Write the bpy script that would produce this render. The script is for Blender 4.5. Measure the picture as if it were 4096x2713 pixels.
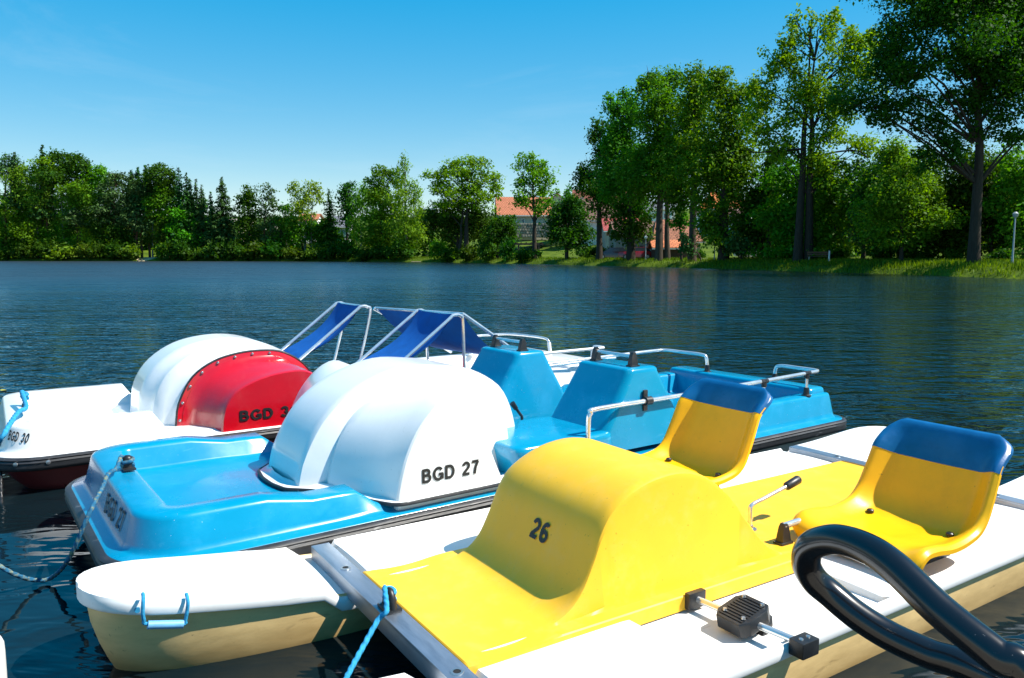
import bpy, bmesh, math, random
import numpy as np
from mathutils import Vector, Matrix
R = math.radians
sc = bpy.context.scene
col = sc.collection
for o in list(bpy.data.objects):
    bpy.data.objects.remove(o)

# ------------------------------------------------------------------ camera
H = 1.33
F_PX, CX, CY, HOR = 3110.0, 2048.0, 1356.5, 1020.0
PITCH = math.atan((CY - HOR) / F_PX)
cam = bpy.data.cameras.new('camera')
cam.sensor_width = 36.0
cam.lens = F_PX / 4096 * 36.0
cam.clip_start = 0.05
cam.clip_end = 6000
camo = bpy.data.objects.new('camera', cam)
camo.location = (0, 0, H)
camo.rotation_euler = (math.pi / 2 - PITCH, 0, 0)
col.objects.link(camo)
sc.camera = camo

# ------------------------------------------------------------------ light
SUN_AZ, SUN_EL = 96.0, 51.5          # azimuth clockwise from +Y (the view direction)
world = bpy.data.worlds.new('World')
sc.world = world
world.use_nodes = True
wn, wl = world.node_tree.nodes, world.node_tree.links
bg = wn['Background']
sky = wn.new('ShaderNodeTexSky')
sky.sky_type = 'NISHITA'
sky.sun_disc = False
sky.sun_elevation = R(SUN_EL)
sky.sun_rotation = R(SUN_AZ)
sky.altitude = 300
sky.air_density = 1.0
sky.dust_density = 0.25
sky.ozone_density = 2.2
hs = wn.new('ShaderNodeHueSaturation')
hs.inputs['Saturation'].default_value = 3.4
hs.inputs['Hue'].default_value = 0.493
hs.inputs['Value'].default_value = 1.95
gmn = wn.new('ShaderNodeGamma')
gmn.inputs['Gamma'].default_value = 0.33
wl.new(sky.outputs[0], gmn.inputs['Color'])
wl.new(gmn.outputs[0], hs.inputs['Color'])
# faint high cirrus, laid out on the sky's own directions
tc = wn.new('ShaderNodeTexCoord')
mp = wn.new('ShaderNodeMapping')
mp.inputs['Scale'].default_value = (2.0, 3.0, 9.0)
mp.inputs['Rotation'].default_value = (0, R(14), 0)
wl.new(tc.outputs['Generated'], mp.inputs['Vector'])
nz = wn.new('ShaderNodeTexNoise')
nz.inputs['Scale'].default_value = 1.3
nz.inputs['Detail'].default_value = 7
nz.inputs['Roughness'].default_value = 0.62
nz.inputs['Distortion'].default_value = 0.6
wl.new(mp.outputs[0], nz.inputs['Vector'])
rp = wn.new('ShaderNodeMapRange')
rp.inputs['From Min'].default_value = 0.55
rp.inputs['From Max'].default_value = 0.9
rp.inputs['To Max'].default_value = 0.16
wl.new(nz.outputs['Fac'], rp.inputs['Value'])
mxw = wn.new('ShaderNodeMix')
mxw.data_type = 'RGBA'
mxw.inputs[7].default_value = (3.4, 3.9, 4.2, 1)
wl.new(rp.outputs[0], mxw.inputs[0])
wl.new(hs.outputs[0], mxw.inputs[6])
wl.new(mxw.outputs[2], bg.inputs['Color'])
bg.inputs['Strength'].default_value = 0.15

sun = bpy.data.lights.new('sun', 'SUN')
sun.energy = 5.0
sun.angle = R(0.53)
sun.color = (1.0, 0.955, 0.87)
suno = bpy.data.objects.new('sun', sun)
sd = Vector((math.sin(R(SUN_AZ)) * math.cos(R(SUN_EL)), math.cos(R(SUN_AZ)) * math.cos(R(SUN_EL)), math.sin(R(SUN_EL))))
suno.rotation_euler = sd.to_track_quat('Z', 'Y').to_euler()
suno.location = (30, 0, 60)
col.objects.link(suno)

sc.view_settings.view_transform = 'Standard'
sc.view_settings.look = 'None'
sc.view_settings.exposure = 0.78
sc.view_settings.gamma = 1.0
sc.render.engine = 'CYCLES'

# ------------------------------------------------------------------ survey helpers
DS = 4096 / 2367.0
FW = Vector((0, math.cos(PITCH), -math.sin(PITCH)))
UP = Vector((0, math.sin(PITCH), math.cos(PITCH)))
def sight(x, y):
    return FW + Vector((1, 0, 0)) * ((x * DS - CX) / F_PX) + UP * ((CY - y * DS) / F_PX)
def at_depth(x, y, Y):
    d = sight(x, y)
    return Vector((0, 0, H)) + d * (Y / d.y)
def at_level(x, y, z):
    d = sight(x, y)
    return Vector((0, 0, H)) + d * ((z - H) / d.z)

# ------------------------------------------------------------------ materials
MATS = {}
def nodes_of(name):
    m = bpy.data.materials.new(name)
    m.use_nodes = True
    nt = m.node_tree
    return m, nt.nodes, nt.links, nt.nodes['Principled BSDF']
def plain(name, c, rough=0.5, metal=0.0, var=0.12, scale=6.0, bump=0.0, bscale=60.0, spec=0.5, coat=0.0, dirt=None, dirt_amt=0.0, dirt_scale=3.0, specks=0.0, speckc=(0.12, 0.09, 0.05), speck_scale=130.0, stretch=None, scuff=None, scuff_amt=0.0, zstain=None):
    """paint / plastic / metal with uneven tone, optional dirt and fine specks"""
    if name in MATS:
        return MATS[name]
    m, n, l, b = nodes_of(name)
    t = n.new('ShaderNodeTexCoord')
    src = t.outputs['Object']
    if stretch:
        mpn = n.new('ShaderNodeMapping')
        mpn.inputs['Scale'].default_value = stretch
        l.new(src, mpn.inputs['Vector'])
        src = mpn.outputs[0]
    a = n.new('ShaderNodeTexNoise')
    a.inputs['Scale'].default_value = scale
    a.inputs['Detail'].default_value = 6
    a.inputs['Roughness'].default_value = 0.65
    l.new(src, a.inputs['Vector'])
    mr = n.new('ShaderNodeMapRange')
    mr.inputs['From Min'].default_value = 0.3
    mr.inputs['From Max'].default_value = 0.7
    mr.inputs['To Min'].default_value = 1 - var
    mr.inputs['To Max'].default_value = 1 + var * 0.5
    l.new(a.outputs['Fac'], mr.inputs['Value'])
    mx = n.new('ShaderNodeMix')
    mx.data_type = 'RGBA'
    mx.blend_type = 'MULTIPLY'
    mx.inputs[0].default_value = 1
    mx.inputs[6].default_value = (*c, 1)
    l.new(mr.outputs[0], mx.inputs[7])
    out = mx.outputs[2]
    if dirt:
        d = n.new('ShaderNodeTexNoise')
        d.inputs['Scale'].default_value = dirt_scale
        d.inputs['Detail'].default_value = 8
        d.inputs['Roughness'].default_value = 0.72
        l.new(src, d.inputs['Vector'])
        dm = n.new('ShaderNodeMapRange')
        dm.inputs['From Min'].default_value = 0.5
        dm.inputs['From Max'].default_value = 0.78
        dm.inputs['To Max'].default_value = dirt_amt
        l.new(d.outputs['Fac'], dm.inputs['Value'])
        m2 = n.new('ShaderNodeMix')
        m2.data_type = 'RGBA'
        m2.inputs[7].default_value = (*dirt, 1)
        l.new(dm.outputs[0], m2.inputs[0])
        l.new(out, m2.inputs[6])
        out = m2.outputs[2]
    if specks:
        s = n.new('ShaderNodeTexNoise')
        s.inputs['Scale'].default_value = speck_scale
        s.inputs['Detail'].default_value = 2
        l.new(t.outputs['Object'], s.inputs['Vector'])
        sm = n.new('ShaderNodeMapRange')
        sm.inputs['From Min'].default_value = 0.745 - specks * 0.04
        sm.inputs['From Max'].default_value = 0.79
        sm.inputs['To Max'].default_value = 0.75
        l.new(s.outputs['Fac'], sm.inputs['Value'])
        m3 = n.new('ShaderNodeMix')
        m3.data_type = 'RGBA'
        m3.inputs[7].default_value = (*speckc, 1)
        l.new(sm.outputs[0], m3.inputs[0])
        l.new(out, m3.inputs[6])
        out = m3.outputs[2]
    if scuff:
        sc_ = n.new('ShaderNodeMapping')
        sc_.inputs['Scale'].default_value = (5, 55, 30)
        sc_.inputs['Rotation'].default_value = (0.2, 0.1, 0.7)
        l.new(t.outputs['Object'], sc_.inputs['Vector'])
        sn = n.new('ShaderNodeTexNoise')
        sn.inputs['Scale'].default_value = 1.0
        sn.inputs['Detail'].default_value = 4
        sn.inputs['Distortion'].default_value = 0.8
        l.new(sc_.outputs[0], sn.inputs['Vector'])
        sm2 = n.new('ShaderNodeMapRange')
        sm2.inputs['From Min'].default_value = 0.66
        sm2.inputs['From Max'].default_value = 0.74
        sm2.inputs['To Max'].default_value = scuff_amt
        l.new(sn.outputs['Fac'], sm2.inputs['Value'])
        m4 = n.new('ShaderNodeMix'); m4.data_type = 'RGBA'
        m4.inputs[7].default_value = (*scuff, 1)
        l.new(sm2.outputs[0], m4.inputs[0]); l.new(out, m4.inputs[6])
        out = m4.outputs[2]
    if zstain:
        z0, z1, zc = zstain
        sx = n.new('ShaderNodeSeparateXYZ'); l.new(t.outputs['Object'], sx.inputs[0])
        ad = n.new('ShaderNodeMath'); ad.operation = 'MULTIPLY_ADD'
        ad.inputs[1].default_value = 0.10; l.new(a.outputs['Fac'], ad.inputs[0]); l.new(sx.outputs['Z'], ad.inputs[2])
        zm = n.new('ShaderNodeMapRange')
        zm.inputs['From Min'].default_value = z1; zm.inputs['From Max'].default_value = z0
        zm.inputs['To Max'].default_value = 0.85
        l.new(ad.outputs[0], zm.inputs['Value'])
        m5 = n.new('ShaderNodeMix'); m5.data_type = 'RGBA'
        m5.inputs[7].default_value = (*zc, 1)
        l.new(zm.outputs[0], m5.inputs[0]); l.new(out, m5.inputs[6])
        out = m5.outputs[2]
    l.new(out, b.inputs['Base Color'])
    rr = n.new('ShaderNodeMapRange')
    rr.inputs['To Min'].default_value = max(0.02, rough - 0.12)
    rr.inputs['To Max'].default_value = min(1, rough + 0.14)
    l.new(a.outputs['Fac'], rr.inputs['Value'])
    l.new(rr.outputs[0], b.inputs['Roughness'])
    b.inputs['Metallic'].default_value = metal
    b.inputs['Specular IOR Level'].default_value = spec
    b.inputs['Coat Weight'].default_value = coat
    b.inputs['Coat Roughness'].default_value = 0.08
    if bump:
        bn = n.new('ShaderNodeTexNoise')
        bn.inputs['Scale'].default_value = bscale
        bn.inputs['Detail'].default_value = 5
        l.new(src, bn.inputs['Vector'])
        bp = n.new('ShaderNodeBump')
        bp.inputs['Strength'].default_value = 0.6
        bp.inputs['Distance'].default_value = bump
        l.new(bn.outputs['Fac'], bp.inputs['Height'])
        l.new(bp.outputs[0], b.inputs['Normal'])
    MATS[name] = m
    return m

def leaf_mat(name, c, trans=0.45, var=0.35, warm=0.10):
    if name in MATS:
        return MATS[name]
    m = bpy.data.materials.new(name)
    m.use_nodes = True
    n, l = m.node_tree.nodes, m.node_tree.links
    n.remove(n['Principled BSDF'])
    out = n['Material Output']
    g = n.new('ShaderNodeNewGeometry')
    oi = n.new('ShaderNodeObjectInfo')
    hsv = n.new('ShaderNodeHueSaturation')
    hsv.inputs['Color'].default_value = (*c, 1)
    v = n.new('ShaderNodeMapRange')
    v.inputs['To Min'].default_value = 1 - var
    v.inputs['To Max'].default_value = 1 + var
    l.new(g.outputs['Random Per Island'], v.inputs['Value'])
    l.new(v.outputs[0], hsv.inputs['Value'])
    hh = n.new('ShaderNodeMapRange')
    hh.inputs['To Min'].default_value = 0.5 - warm * 0.35
    hh.inputs['To Max'].default_value = 0.5 + warm * 0.2
    l.new(oi.outputs['Random'], hh.inputs['Value'])
    l.new(hh.outputs[0], hsv.inputs['Hue'])
    d = n.new('ShaderNodeBsdfPrincipled')
    d.inputs['Roughness'].default_value = 0.55
    d.inputs['Specular IOR Level'].default_value = 0.12
    l.new(hsv.outputs[0], d.inputs['Base Color'])
    t = n.new('ShaderNodeBsdfTranslucent')
    h2 = n.new('ShaderNodeHueSaturation')
    h2.inputs['Saturation'].default_value = 1.15
    h2.inputs['Value'].default_value = 1.5
    h2.inputs['Hue'].default_value = 0.485
    l.new(hsv.outputs[0], h2.inputs['Color'])
    l.new(h2.outputs[0], t.inputs['Color'])
    mx = n.new('ShaderNodeMixShader')
    mx.inputs[0].default_value = trans
    l.new(d.outputs[0], mx.inputs[1])
    l.new(t.outputs[0], mx.inputs[2])
    l.new(mx.outputs[0], out.inputs['Surface'])
    MATS[name] = m
    return m

WHITE = plain('white_gelcoat', (0.80, 0.80, 0.785), 0.30, var=0.04, scale=3, bump=0.0006, bscale=9, dirt=(0.42, 0.36, 0.26), dirt_amt=0.1, dirt_scale=5, specks=0.15, coat=0.6, scuff=(0.5, 0.47, 0.42), scuff_amt=0.25)
WHITE_HULL = plain('weathered_white_deck', (0.80, 0.79, 0.765), 0.42, var=0.05, scale=4, bump=0.0006, bscale=30, dirt=(0.42, 0.34, 0.22), dirt_amt=0.2, dirt_scale=4.5, specks=0.25, scuff=(0.45, 0.40, 0.32), scuff_amt=0.4)
CREAM = plain('stained_cream_hull', (0.76, 0.53, 0.23), 0.42, var=0.12, scale=7, bump=0.0008, bscale=25, dirt=(0.34, 0.21, 0.07), dirt_amt=0.6, dirt_scale=3.2, specks=0.5, stretch=(0.6, 0.6, 2.2), scuff=(0.2, 0.13, 0.06), scuff_amt=0.5, zstain=(-0.17, -0.03, (0.30, 0.17, 0.045)))
CREAM27 = plain('dull_white_hull', (0.62, 0.60, 0.52), 0.45, var=0.1, dirt=(0.3, 0.26, 0.18), dirt_amt=0.5)
YELLOW = plain('yellow_gelcoat', (0.90, 0.485, 0.025), 0.42, spec=0.3, var=0.06, scale=5, bump=0.0005, bscale=14, dirt=(0.82, 0.52, 0.13), dirt_amt=0.45, dirt_scale=9, specks=0.9, speckc=(0.28, 0.17, 0.01), speck_scale=95, scuff=(0.55, 0.36, 0.05), scuff_amt=0.35)
YSEAT = plain('yellow_seat_plastic', (0.90, 0.46, 0.004), 0.36, spec=0.3, var=0.07, scale=6, bump=0.0004, bscale=70, dirt=(0.3, 0.2, 0.02), dirt_amt=0.22, dirt_scale=7, specks=0.35, speckc=(0.22, 0.12, 0.02), speck_scale=60)
CAPBLUE = plain('blue_painted_edge', (0.003, 0.10, 0.27), 0.34, var=0.2, scale=9, bump=0.0022, bscale=26, dirt=(0.003, 0.03, 0.12), dirt_amt=0.5, dirt_scale=7, coat=0.2)
BLUE = plain('bright_blue_gelcoat', (0.001, 0.235, 0.41), 0.24, var=0.08, scale=4, bump=0.0005, bscale=11, dirt=(0.05, 0.36, 0.62), dirt_amt=0.35, dirt_scale=6, specks=0.1, speckc=(0.5, 0.6, 0.65), coat=0.3, scuff=(0.12, 0.42, 0.6), scuff_amt=0.3)
RED = plain('red_gelcoat', (0.55, 0.003, 0.012), 0.2, var=0.08, scale=5, bump=0.0005, bscale=9, dirt=(0.6, 0.10, 0.09), dirt_amt=0.2, dirt_scale=8, coat=0.7)
DARKRED = plain('dark_red_hull', (0.16, 0.012, 0.012), 0.5, var=0.2, dirt=(0.03, 0.01, 0.008), dirt_amt=0.6)
RUBBER = plain('black_rubber', (0.018, 0.018, 0.02), 0.45, var=0.25, scale=18, bump=0.001, bscale=60, dirt=(0.12, 0.12, 0.13), dirt_amt=0.4, dirt_scale=8, stretch=(0.5, 0.5, 3), scuff=(0.3, 0.3, 0.3), scuff_amt=0.5)
BLACK = plain('black_plastic', (0.014, 0.014, 0.015), 0.42, var=0.3, scale=20, bump=0.0006, bscale=90, dirt=(0.10, 0.095, 0.09), dirt_amt=0.3, dirt_scale=14)
GLOSSBLACK = plain('glossy_black_coating', (0.006, 0.006, 0.0075), 0.2, var=0.2, scale=5, bump=0.0011, bscale=7, specks=0.25, speckc=(0.2, 0.2, 0.2), coat=0.3)
CHROME = plain('polished_tube', (0.80, 0.79, 0.77), 0.16, metal=0.72, var=0.12, scale=12)
ALU = plain('dull_aluminium', (0.36, 0.40, 0.46), 0.42, metal=0.85, var=0.2, scale=9, bump=0.0003, bscale=60, dirt=(0.10, 0.12, 0.15), dirt_amt=0.5, dirt_scale=6, stretch=(4, 0.6, 1))
STEEL = plain('steel_rivet', (0.5, 0.5, 0.5), 0.35, metal=0.9)
INK = plain('black_lettering', (0.012, 0.012, 0.012), 0.5)
INK_FADED = plain('faded_dark_lettering', (0.10, 0.075, 0.08), 0.6, var=0.5, scale=60)
NAVY = plain('navy_sling_mesh', (0.004, 0.085, 0.33), 0.8, var=0.25, scale=9, bump=0.0008, bscale=300, spec=0.15)
ROPEB = plain('blue_rope', (0.03, 0.28, 0.50), 0.75, var=0.35, scale=60, bump=0.002, bscale=160, spec=0.2)
ROPED = plain('dark_blue_rope', (0.02, 0.12, 0.22), 0.8, var=0.4, scale=50, bump=0.002, bscale=160, dirt=(0.5, 0.42, 0.06), dirt_amt=0.8, dirt_scale=45, spec=0.2)
HOSE = plain('pale_blue_hose', (0.16, 0.42, 0.66), 0.5, var=0.25, scale=25, dirt=(0.5, 0.55, 0.6), dirt_amt=0.5, dirt_scale=12)
DARKHOLE = plain('bolt_hole', (0.01, 0.01, 0.01), 0.9)

# ------------------------------------------------------------------ mesh helpers
class MB:
    """collects faces; v runs to starboard of the survey frame, so local y = -v"""
    def __init__(s, flip=True):
        s.v, s.f, s.flip = [], [], flip
    def p(s, q):
        s.v.append((q[0], -q[1], q[2]) if s.flip else tuple(q))
        return len(s.v) - 1
    def grid(s, rows, closed=False):
        idx = [[s.p(q) for q in r] for r in rows]
        for a, b in zip(idx[:-1], idx[1:]):
            n = len(a)
            for i in range(n if closed else n - 1):
                j = (i + 1) % n
                s.f.append((a[i], a[j], b[j], b[i]))
        return idx
    def loft(s, rings, cap0=True, cap1=True):
        idx = s.grid(rings, True)
        if cap0: s.f.append(tuple(reversed(idx[0])))
        if cap1: s.f.append(tuple(idx[-1]))
        return idx
    def tube(s, pts, r, n=10, cap=True, smooth=0):
        pts = [Vector(q) for q in pts]
        if smooth: pts = catmull(pts, smooth)
        rad = r if isinstance(r, (list, tuple)) else None
        rings, prev = [], None
        for i, q in enumerate(pts):
            d = (pts[min(i + 1, len(pts) - 1)] - pts[max(i - 1, 0)])
            d = d.normalized() if d.length > 1e-9 else Vector((0, 0, 1))
            if prev is None:
                a = d.cross(Vector((0, 0, 1)))
                if a.length < 1e-3: a = d.cross(Vector((1, 0, 0)))
            else:
                a = prev - d * prev.dot(d)
            a.normalize()
            prev = a
            b = d.cross(a)
            if rad:
                k = i / max(1, len(pts) - 1) * (len(rad) - 1)
                k0 = min(int(k), len(rad) - 2)
                rr = rad[k0] + (rad[k0 + 1] - rad[k0]) * (k - k0)
            else:
                rr = r
            rings.append([q + (a * math.cos(t) + b * math.sin(t)) * rr for t in (2 * math.pi * j / n for j in range(n))])
        s.loft(rings, cap, cap)
    def box(s, c, d, bev=0.0, rot=None):
        bm = bmesh.new()
        bmesh.ops.create_cube(bm, size=1)
        for v in bm.verts:
            v.co = Vector((v.co.x * d[0], v.co.y * d[1], v.co.z * d[2]))
        if bev:
            bmesh.ops.bevel(bm, geom=list(bm.edges), offset=bev, segments=2, affect='EDGES', profile=0.6)
        M = rot if rot else Matrix.Identity(3)
        s.bm(bm, lambda q: M @ q + Vector(c))
    def bm(s, bm, fn):
        bm.verts.index_update()
        base = len(s.v)
        for v in bm.verts: s.p(fn(v.co))
        for f in bm.faces: s.f.append(tuple(base + v.index for v in f.verts))
        bm.free()
    def mesh(s, name, smooth=40, fix=True):
        me = bpy.data.meshes.new(name)
        me.from_pydata(s.v, [], s.f)
        if fix:
            b = bmesh.new(); b.from_mesh(me)
            bmesh.ops.remove_doubles(b, verts=b.verts, dist=1e-6)
            bmesh.ops.recalc_face_normals(b, faces=b.faces)
            b.to_mesh(me); b.free()
        if smooth:
            me.shade_smooth()
            me.set_sharp_from_angle(angle=R(smooth))
        return me
    def obj(s, name, mat, parent=None, smooth=40, loc=None, **k):
        o = bpy.data.objects.new(name, s.mesh(name, smooth))
        o.data.materials.append(mat)
        col.objects.link(o)
        if parent: o.parent = parent
        if loc: o.location = loc
        for kk, vv in k.items(): o[kk] = vv
        return o
def catmull(p, n):
    out = []
    for i in range(len(p) - 1):
        a, b, c, d = p[max(i - 1, 0)], p[i], p[i + 1], p[min(i + 2, len(p) - 1)]
        for k in range(n):
            t = k / n
            out.append(0.5 * ((2 * b) + (c - a) * t + (2 * a - 5 * b + 4 * c - d) * t * t + (3 * b - a - 3 * c + d) * t ** 3))
    out.append(p[-1])
    return out
def lerp(a, b, t): return a + (b - a) * t
def sst(a, b, x):
    t = min(1, max(0, (x - a) / (b - a)))
    return t * t * (3 - 2 * t)
def curve(pts, x):
    if x <= pts[0][0]: return pts[0][1]
    for (a, p), (b, q) in zip(pts[:-1], pts[1:]):
        if x <= b: return p + (q - p) * (x - a) / (b - a)
    return pts[-1][1]
def resample(pts, n):
    P = catmull([Vector((a, b, 0)) for a, b in pts], 8)
    L = [0]
    for a, b in zip(P[:-1], P[1:]): L.append(L[-1] + (b - a).length)
    out, k = [], 0
    for i in range(n):
        t = L[-1] * i / (n - 1)
        while k < len(P) - 2 and L[k + 1] < t: k += 1
        w = (t - L[k]) / max(1e-9, L[k + 1] - L[k])
        q = P[k].lerp(P[k + 1], min(1, w))
        out.append((q.x, q.y))
    return out
def thing(name, label, cat, loc=(0, 0, 0), rz=0.0, group=None):
    o = bpy.data.objects.new(name, None)
    o.empty_display_size = 0.2
    o.location = loc
    o.rotation_euler = (0, 0, rz)
    col.objects.link(o)
    tag(o, label, cat, group)
    return o
def tag(o, label, cat, group=None):
    o['label'] = label
    o['category'] = cat
    if group: o['group'] = group
    return o
def struct(o, kind='structure'):
    o['kind'] = kind
    return o
def arc(cx, cy, rx, ry, a0, a1, n=14):
    return [(cx + rx * math.cos(R(a0 + (a1 - a0) * i / n)), cy + ry * math.sin(R(a0 + (a1 - a0) * i / n))) for i in range(n + 1)]
GLYPH = {
    'B': (0.72, [[(0.1, 0.0), (0.1, 1.0)], [(0.1, 0.91), (0.34, 0.91)] + arc(0.34, 0.72, 0.2, 0.19, 80, -80) + [(0.34, 0.53), (0.1, 0.53)], [(0.1, 0.53), (0.38, 0.53)] + arc(0.38, 0.31, 0.22, 0.22, 80, -80) + [(0.38, 0.09), (0.1, 0.09)]]),
    'G': (0.84, [arc(0.42, 0.5, 0.32, 0.41, 38, 318, 22) + [(0.73, 0.22)], [(0.73, 0.08), (0.73, 0.47)], [(0.80, 0.46), (0.43, 0.46)]]),
    'D': (0.78, [[(0.1, 0.0), (0.1, 1.0)], [(0.1, 0.91), (0.34, 0.91)] + arc(0.34, 0.5, 0.31, 0.41, 80, -80, 18) + [(0.34, 0.09), (0.1, 0.09)]]),
    '2': (0.66, [arc(0.33, 0.68, 0.22, 0.23, 170, -35) + [(0.16, 0.2), (0.12, 0.09)], [(0.04, 0.09), (0.60, 0.09)]]),
    '7': (0.62, [[(0.05, 0.91), (0.58, 0.91)], [(0.53, 0.90), (0.34, 0.5), (0.25, 0.0)]]),
    '6': (0.68, [arc(0.34, 0.31, 0.22, 0.22, 0, 360, 20), arc(0.38, 0.48, 0.26, 0.43, 55, 190)]),
    '3': (0.64, [arc(0.31, 0.7, 0.2, 0.21, 160, -85), arc(0.31, 0.3, 0.23, 0.21, 85, -165)]),
    '0': (0.68, [arc(0.34, 0.5, 0.22, 0.41, 0, 360, 24)]),
    ' ': (0.36, []),
}
def ribbon(pts, t):
    """quads of constant width along a polyline"""
    L, Rr = [], []
    n = len(pts)
    closed = n > 4 and math.hypot(pts[0][0] - pts[-1][0], pts[0][1] - pts[-1][1]) < 1e-6
    for i, p in enumerate(pts):
        a = pts[i - 1] if i else (pts[-2] if closed else p)
        b = pts[i + 1] if i < n - 1 else (pts[1] if closed else p)
        d = Vector((b[0] - a[0], b[1] - a[1])).normalized()
        L.append((p[0] - d.y * t / 2, p[1] + d.x * t / 2))
        Rr.append((p[0] + d.y * t / 2, p[1] - d.x * t / 2))
    return L, Rr
def lettering(name, s, size, fn, mat, parent, wide=None, bold=0.21):
    """painted letters: thin strokes laid on a surface; fn(x, y, e) -> boat coordinates, e = lift"""
    adv = sum(GLYPH[c][0] + 0.10 for c in s) - 0.10
    k = (wide / adv) if wide else size
    x0 = 0
    for c in s:
        w, strokes = GLYPH[c]
        m = MB()
        for q, st in enumerate(strokes):
            L, Rr = ribbon(st, bold)
            e = 0.0004 * q
            il = [m.p(fn((x0 + x) * k, y * size, e)) for x, y in L]
            ir = [m.p(fn((x0 + x) * k, y * size, e)) for x, y in Rr]
            for i in range(len(il) - 1):
                m.f.append((il[i], ir[i], ir[i + 1], il[i + 1]))
        x0 += w + 0.10
        if not strokes: continue
        o = bpy.data.objects.new(name, m.mesh(name, 0, fix=False))
        o.data.materials.append(mat)
        col.objects.link(o)
        o.parent = parent
    return o

# ------------------------------------------------------------------ shore, ground, water
SHORE_PX = [(-900, 604, 165), (-300, 604, 165), (0, 604, 165), (400, 604, 163), (800, 605, 152), (1000, 607, 137), (1200, 610, 114), (1400, 616, 91), (1600, 621, 76.5), (1800, 627, 63.5), (2000, 633, 54.5), (2200, 640, 47), (2367, 648, 41)]
SHORE = []
for x, y, Y in SHORE_PX:
    SHORE.append(Vector(((x * DS - CX) / F_PX * Y, Y)))
SHORE += [Vector((29, 32)), Vector((33, 20)), Vector((38, 5)), Vector((42, -15))]
SN = []
for i in range(len(SHORE)):
    a, b = SHORE[max(0, i - 1)], SHORE[min(len(SHORE) - 1, i + 1)]
    t = (b - a).normalized()
    SN.append(Vector((-t.y, t.x)))
BANK = [(-1.5, -0.5), (0, -0.06), (0.35, 0.16), (0.9, 0.42), (1.7, 0.62), (3.0, 0.74), (6, 0.80), (11, 0.95), (22, 3.0), (36, 5.2), (60, 8), (110, 12), (260, 20), (900, 26), (4000, 30)]
def shore_dist(x, y):
    p = Vector((x, y))
    best, sign = 1e9, 1
    for a, b in zip(SHORE[:-1], SHORE[1:]):
        d = b - a
        t = max(0, min(1, (p - a).dot(d) / d.dot(d)))
        q = a + d * t
        L = (p - q).length
        if L < best:
            best = L
            sign = 1 if (p - q).dot(Vector((-d.y, d.x))) >= 0 else -1
    return best * sign
def gz(x, y):
    return curve(BANK, shore_dist(x, y))
rs = random.Random(5)
m = MB(False)
dense = []
for a, b, na, nb in zip(SHORE[:-1], SHORE[1:], SN[:-1], SN[1:]):
    st = max(2, int((b - a).length / 3.0))
    for k in range(st):
        dense.append((a.lerp(b, k / st), na.lerp(nb, k / st).normalized()))
dense.append((SHORE[-1], SN[-1]))
rows = []
for o, z in BANK:
    r = []
    for p, nn in dense:
        oo = o
        jig = 0
        if -0.2 <= o <= 3:
            jig = rs.uniform(-0.18, 0.22)
            z2 = z + (rs.uniform(-0.06, 0.06) if o > 0.2 else 0)
        else:
            z2 = z
        if o > 900:
            q = p.normalized() * (3000) if p.y > 0 else p + nn * oo
            q = p + Vector((p.x * 0.6, max(p.y, 40))).normalized() * oo
        elif o > 30:
            q = p + nn.lerp(Vector((p.x * 0.012, 1)).normalized(), min(1, (o - 30) / 80)).normalized() * oo
        else:
            q = p + nn * (oo + jig)
        r.append((q.x, q.y, z2))
    rows.append(r)
m.grid(rows)
gm, n, l, b = nodes_of('meadow_ground')
tcn = n.new('ShaderNodeNewGeometry')
n1 = n.new('ShaderNodeTexNoise'); n1.inputs['Scale'].default_value = 0.35; n1.inputs['Detail'].default_value = 8; n1.inputs['Roughness'].default_value = 0.7
l.new(tcn.outputs['Position'], n1.inputs['Vector'])
cr = n.new('ShaderNodeValToRGB')
cr.color_ramp.elements[0].position = 0.35; cr.color_ramp.elements[0].color = (0.034, 0.066, 0.006, 1)
cr.color_ramp.elements[1].position = 0.7; cr.color_ramp.elements[1].color = (0.12, 0.17, 0.012, 1)
l.new(n1.outputs['Fac'], cr.inputs[0])
l.new(cr.outputs[0], b.inputs['Base Color'])
b.inputs['Roughness'].default_value = 0.9
b.inputs['Specular IOR Level'].default_value = 0.1
struct(m.obj('ground', gm, None, 60))

# unseen near shore behind the camera: pale gravel, added to bounce warm light
m = MB(False)
rows = []
rs2 = random.Random(21)
for y, z in ((-1.7, -0.4), (-2.1, 0.05), (-2.8, 0.30), (-5, 0.42), (-12, 0.5), (-40, 0.8), (-200, 2.0)):
    rows.append([(x, y + rs2.uniform(-0.2, 0.2) * min(1, -y / 4), z + rs2.uniform(-0.03, 0.03)) for x in [-400, -120] + list(range(-40, 41, 4)) + [120, 400]])
m.grid(rows)
struct(m.obj('near_shore_bounce', plain('pale_gravel', (0.46, 0.40, 0.31), 0.9, var=0.3, scale=2.0, bump=0.02, bscale=18, spec=0.1), None, 60))

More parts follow.
